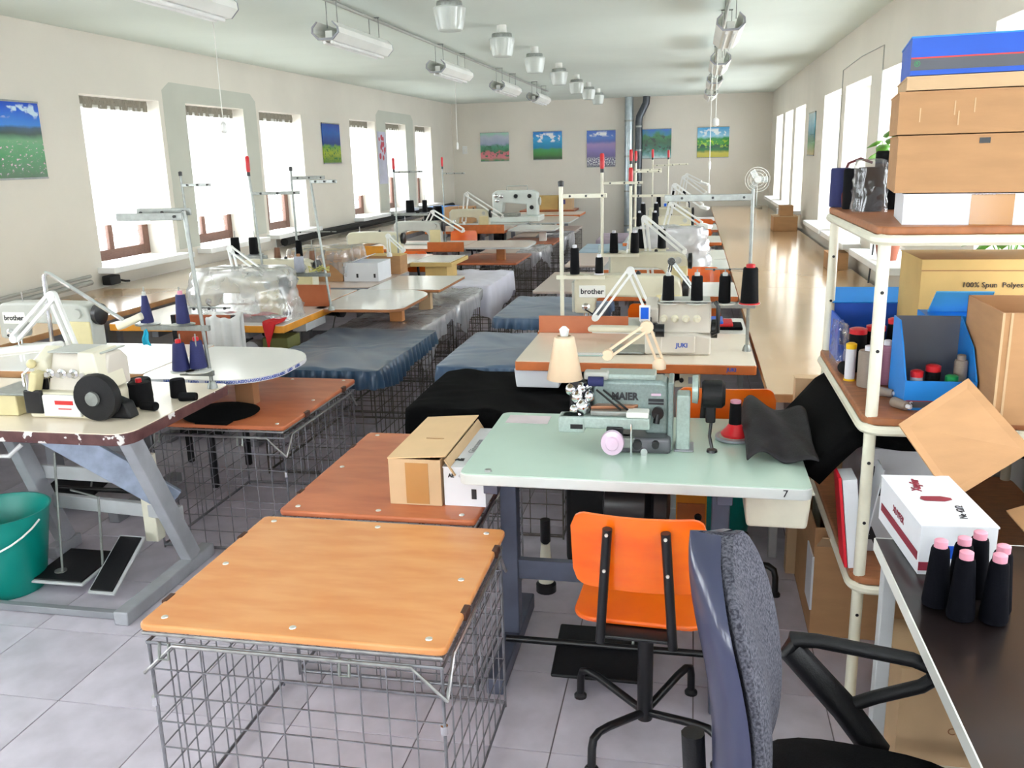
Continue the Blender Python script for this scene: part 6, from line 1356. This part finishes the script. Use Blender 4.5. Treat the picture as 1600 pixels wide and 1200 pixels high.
# ------------------------------------------------------------ office chair
def office_chair(loc, rz):
    t = thing('office_chair', 'grey fabric office chair with dark blue plastic shell in the right foreground', 'chair', loc, rz)
    # backrest: section across y, profile along z
    def back(off, th0):
        def fn(u, v):
            y = (u-.5)*2; zz = v
            hw = .175*(1-abs((v-.42)/.62)**2.6*.25) * (1 if v < .72 else math.sqrt(max(0.004, 1-((v-.72)/.28)**2)))
            hw = hw*(1 if v > .08 else math.sqrt(max(.05, 1-((.08-v)/.08)**2)))
            x = -.235+.045*(y**2)*.9 + .055*sin(v*pi*.8+.5)-.05*v + off
            return (x, y*hw, .50+.52*v)
        return fn
    def slab(f0, f1, nu, nv, nm, m, bev=0):
        vs = [f0(i/nu, j/nv) for j in range(nv+1) for i in range(nu+1)] + [f1(i/nu, j/nv) for j in range(nv+1) for i in range(nu+1)]
        n = (nu+1)*(nv+1); fs = []
        for k in range(2):
            for j in range(nv):
                for i in range(nu):
                    a = k*n+j*(nu+1)+i; fs.append((a, a+1, a+nu+2, a+nu+1))
        bd = [i for i in range(nu+1)] + [j*(nu+1)+nu for j in range(1, nv+1)] + [nv*(nu+1)+i for i in range(nu-1, -1, -1)] + [j*(nu+1) for j in range(nv-1, 0, -1)]
        for a, b in zip(bd, bd[1:]+bd[:1]): fs.append((a, b, b+n, a+n))
        return MB().add(vs, fs).make(nm, m, t, smooth=70)
    def puff(off, amt):
        f = back(off, 0)
        def g(u, v):
            p = f(u, v); e = (1-(2*u-1)**4)*(1-(2*v-1)**4); return (p[0]+amt*e, p[1], p[2])
        return g
    slab(back(.0,0), puff(.012,.038), 16, 22, 'back_cushion', FABRIC)
    slab(back(-.008,0), puff(-.022,-.03), 16, 22, 'back_shell', SHELL)
    # seat
    S = []
    for k, (s, z) in enumerate(((.93,.44),(1,.455),(1,.485),(.95,.50),(.6,.507),(.1,.505))):
        S.append((s, z))
    vs = []; n = 36
    for s, z in S:
        for i in range(n):
            a = 2*pi*i/n; q = (abs(cos(a))**3.2+abs(sin(a))**3.2)**(-1/3.2); vs.append((.235*q*cos(a)*s+.02, .24*q*sin(a)*s, z))
    fs = [(j*n+i, j*n+(i+1)%n, (j+1)*n+(i+1)%n, (j+1)*n+i) for j in range(len(S)-1) for i in range(n)] + [tuple(range(n-1,-1,-1)), tuple(range((len(S)-1)*n, len(S)*n))]
    MB().add(vs, fs).make('seat_cushion', SEATF, t, smooth=60)
    MB().prism(rrect(-.18,.2,-.19,.19,.08),.42,.442).make('seat_shell', BLACKP, t, bevel=.006)
    MB().tube([(-.12,0,.43),(-.24,0,.42),(-.275,0,.46),(-.285,0,.62)],.022,10).make('back_bracket', BLACKP, t)
    for s in (-1, 1):
        y = s*.275
        MB().tube([(.05,y,.46),(-.02,y,.55),(-.13,y,.665),(-.125,y,.685),(-.08,y,.69),(.10,y,.68),(.135,y,.668),(.14,y,.645),(.12,y,.625),(.04,y,.585),(-.01,y,.555)],[.03,.03,.028,.018,.015,.015,.015,.015,.014,.014,.014],10).make('armrest', BLACKP, t)
        MB().box(.02,.08,min(y,s*.18),max(y,s*.18),.425,.45).make('arm_bracket', BLACKP, t, bevel=.005)
    MB().cyl((0,0,.1),(0,0,.43),.025,n=14).make('gas_column', BLACK, t)
    for k in range(5):
        a = 2*pi*k/5+.3; c_, s_ = cos(a), sin(a)
        l = MB().tube([(0,0,.11),(c_*.15,s_*.15,.1),(c_*.28,s_*.28,.075)],[.028,.022,.014],10).make('base_arm', BLACKP, t)
        MB().lathe([(.025,-.02),(.027,0),(.025,.02)],(c_*.28,s_*.28,.027),14,'y').make('caster', BLACKP, l)
    return t
office_chair((.305, 1.42, 0), radians(-8.5))
# ------------------------------------------------------------ fan, plants
t = thing('pedestal_fan', 'grey pedestal fan at the far end of the right bench', 'fan', (1.03, 15.6, .732)); MB().lathe([(.1,0),(.1,.02),(.02,.03)],n=18).make('base', GREYM, t); MB().cyl((0,0,.02),(0,0,.36),.014).make('pole', GREYM, t)
m = MB()
for r in (.06,.11,.16,.2): m.tube([(r*cos(a),-.06,.46+r*sin(a)) for a in [2*pi*i/24 for i in range(25)]],.004,5)
for i in range(16): a = 2*pi*i/16; m.cyl((0,-.06,.46),(.2*cos(a),-.06,.46+.2*sin(a)),.0025,n=4)
g_ = m.make('guard', GUARD, t); g_['kind'] = 'stuff'
MB().lathe([(.05,-.07),(.06,-.02),(.055,.08),(.03,.1)],(0,0,.46),16,'y').make('motor', GREYM, t)
for i in range(3):
    a = 2*pi*i/3; MB().obox((.1*cos(a),-.04,.46+.1*sin(a)),(.14,.006,.1),Matrix.Rotation(-a,3,'Y') @ Matrix.Rotation(.3,3,'X')).make('blade', mat('fan_blade',(176,180,176),.4), t)
def plant(loc, label, n, seed, h, sp, s=.07):
    t = thing('potted_plant', label, 'plant', loc); R = random.Random(seed)
    MB().lathe([(.06,0),(.08,.12),(.085,.13),(.075,.13),(.07,.11),(.01,.11)],n=18).make('pot', mat('terracotta',(150,84,60),.7), t); MB().lathe([(.07,.11),(.01,.112)],n=18).make('soil', CARDD, t)
    for i in range(n):
        a = R.uniform(0, 2*pi); q = R.uniform(.4,1); tip = Vector((cos(a)*sp*q, sin(a)*sp*q, .13+h*R.uniform(.35,1)))
        MB().tube([(0,0,.1),(tip.x*.4,tip.y*.4,tip.z*.75),tuple(tip)],.003,5).make('stem', LEAF, t)
        d = Vector((cos(a),sin(a),-.5)).normalized(); sd = Vector((-sin(a),cos(a),R.uniform(-.5,.5))).normalized(); L = s*R.uniform(.8,1.3)
        P = [tip, tip+d*L*.25+sd*L*.38, tip+d*L*.6+sd*L*.36, tip+d*L*1.1, tip+d*L*.6-sd*L*.36, tip+d*L*.25-sd*L*.38, tip+d*L*.5+Vector((0,0,.012))]
        MB().add(P, [(0,1,6),(1,2,6),(2,3,6),(3,4,6),(4,5,6),(5,0,6)]).make('leaf', LEAF, t, solid=.0015, smooth=60)
plant((1.27,6.3,WZ0), 'leafy green pot plant on the right window sill above the rack', 26, 3, .78, .13, .10)
plant((1.25,3.9,WZ0), 'bright green pot plant on the sill seen through the rack', 16, 5, .28, .15, .10)
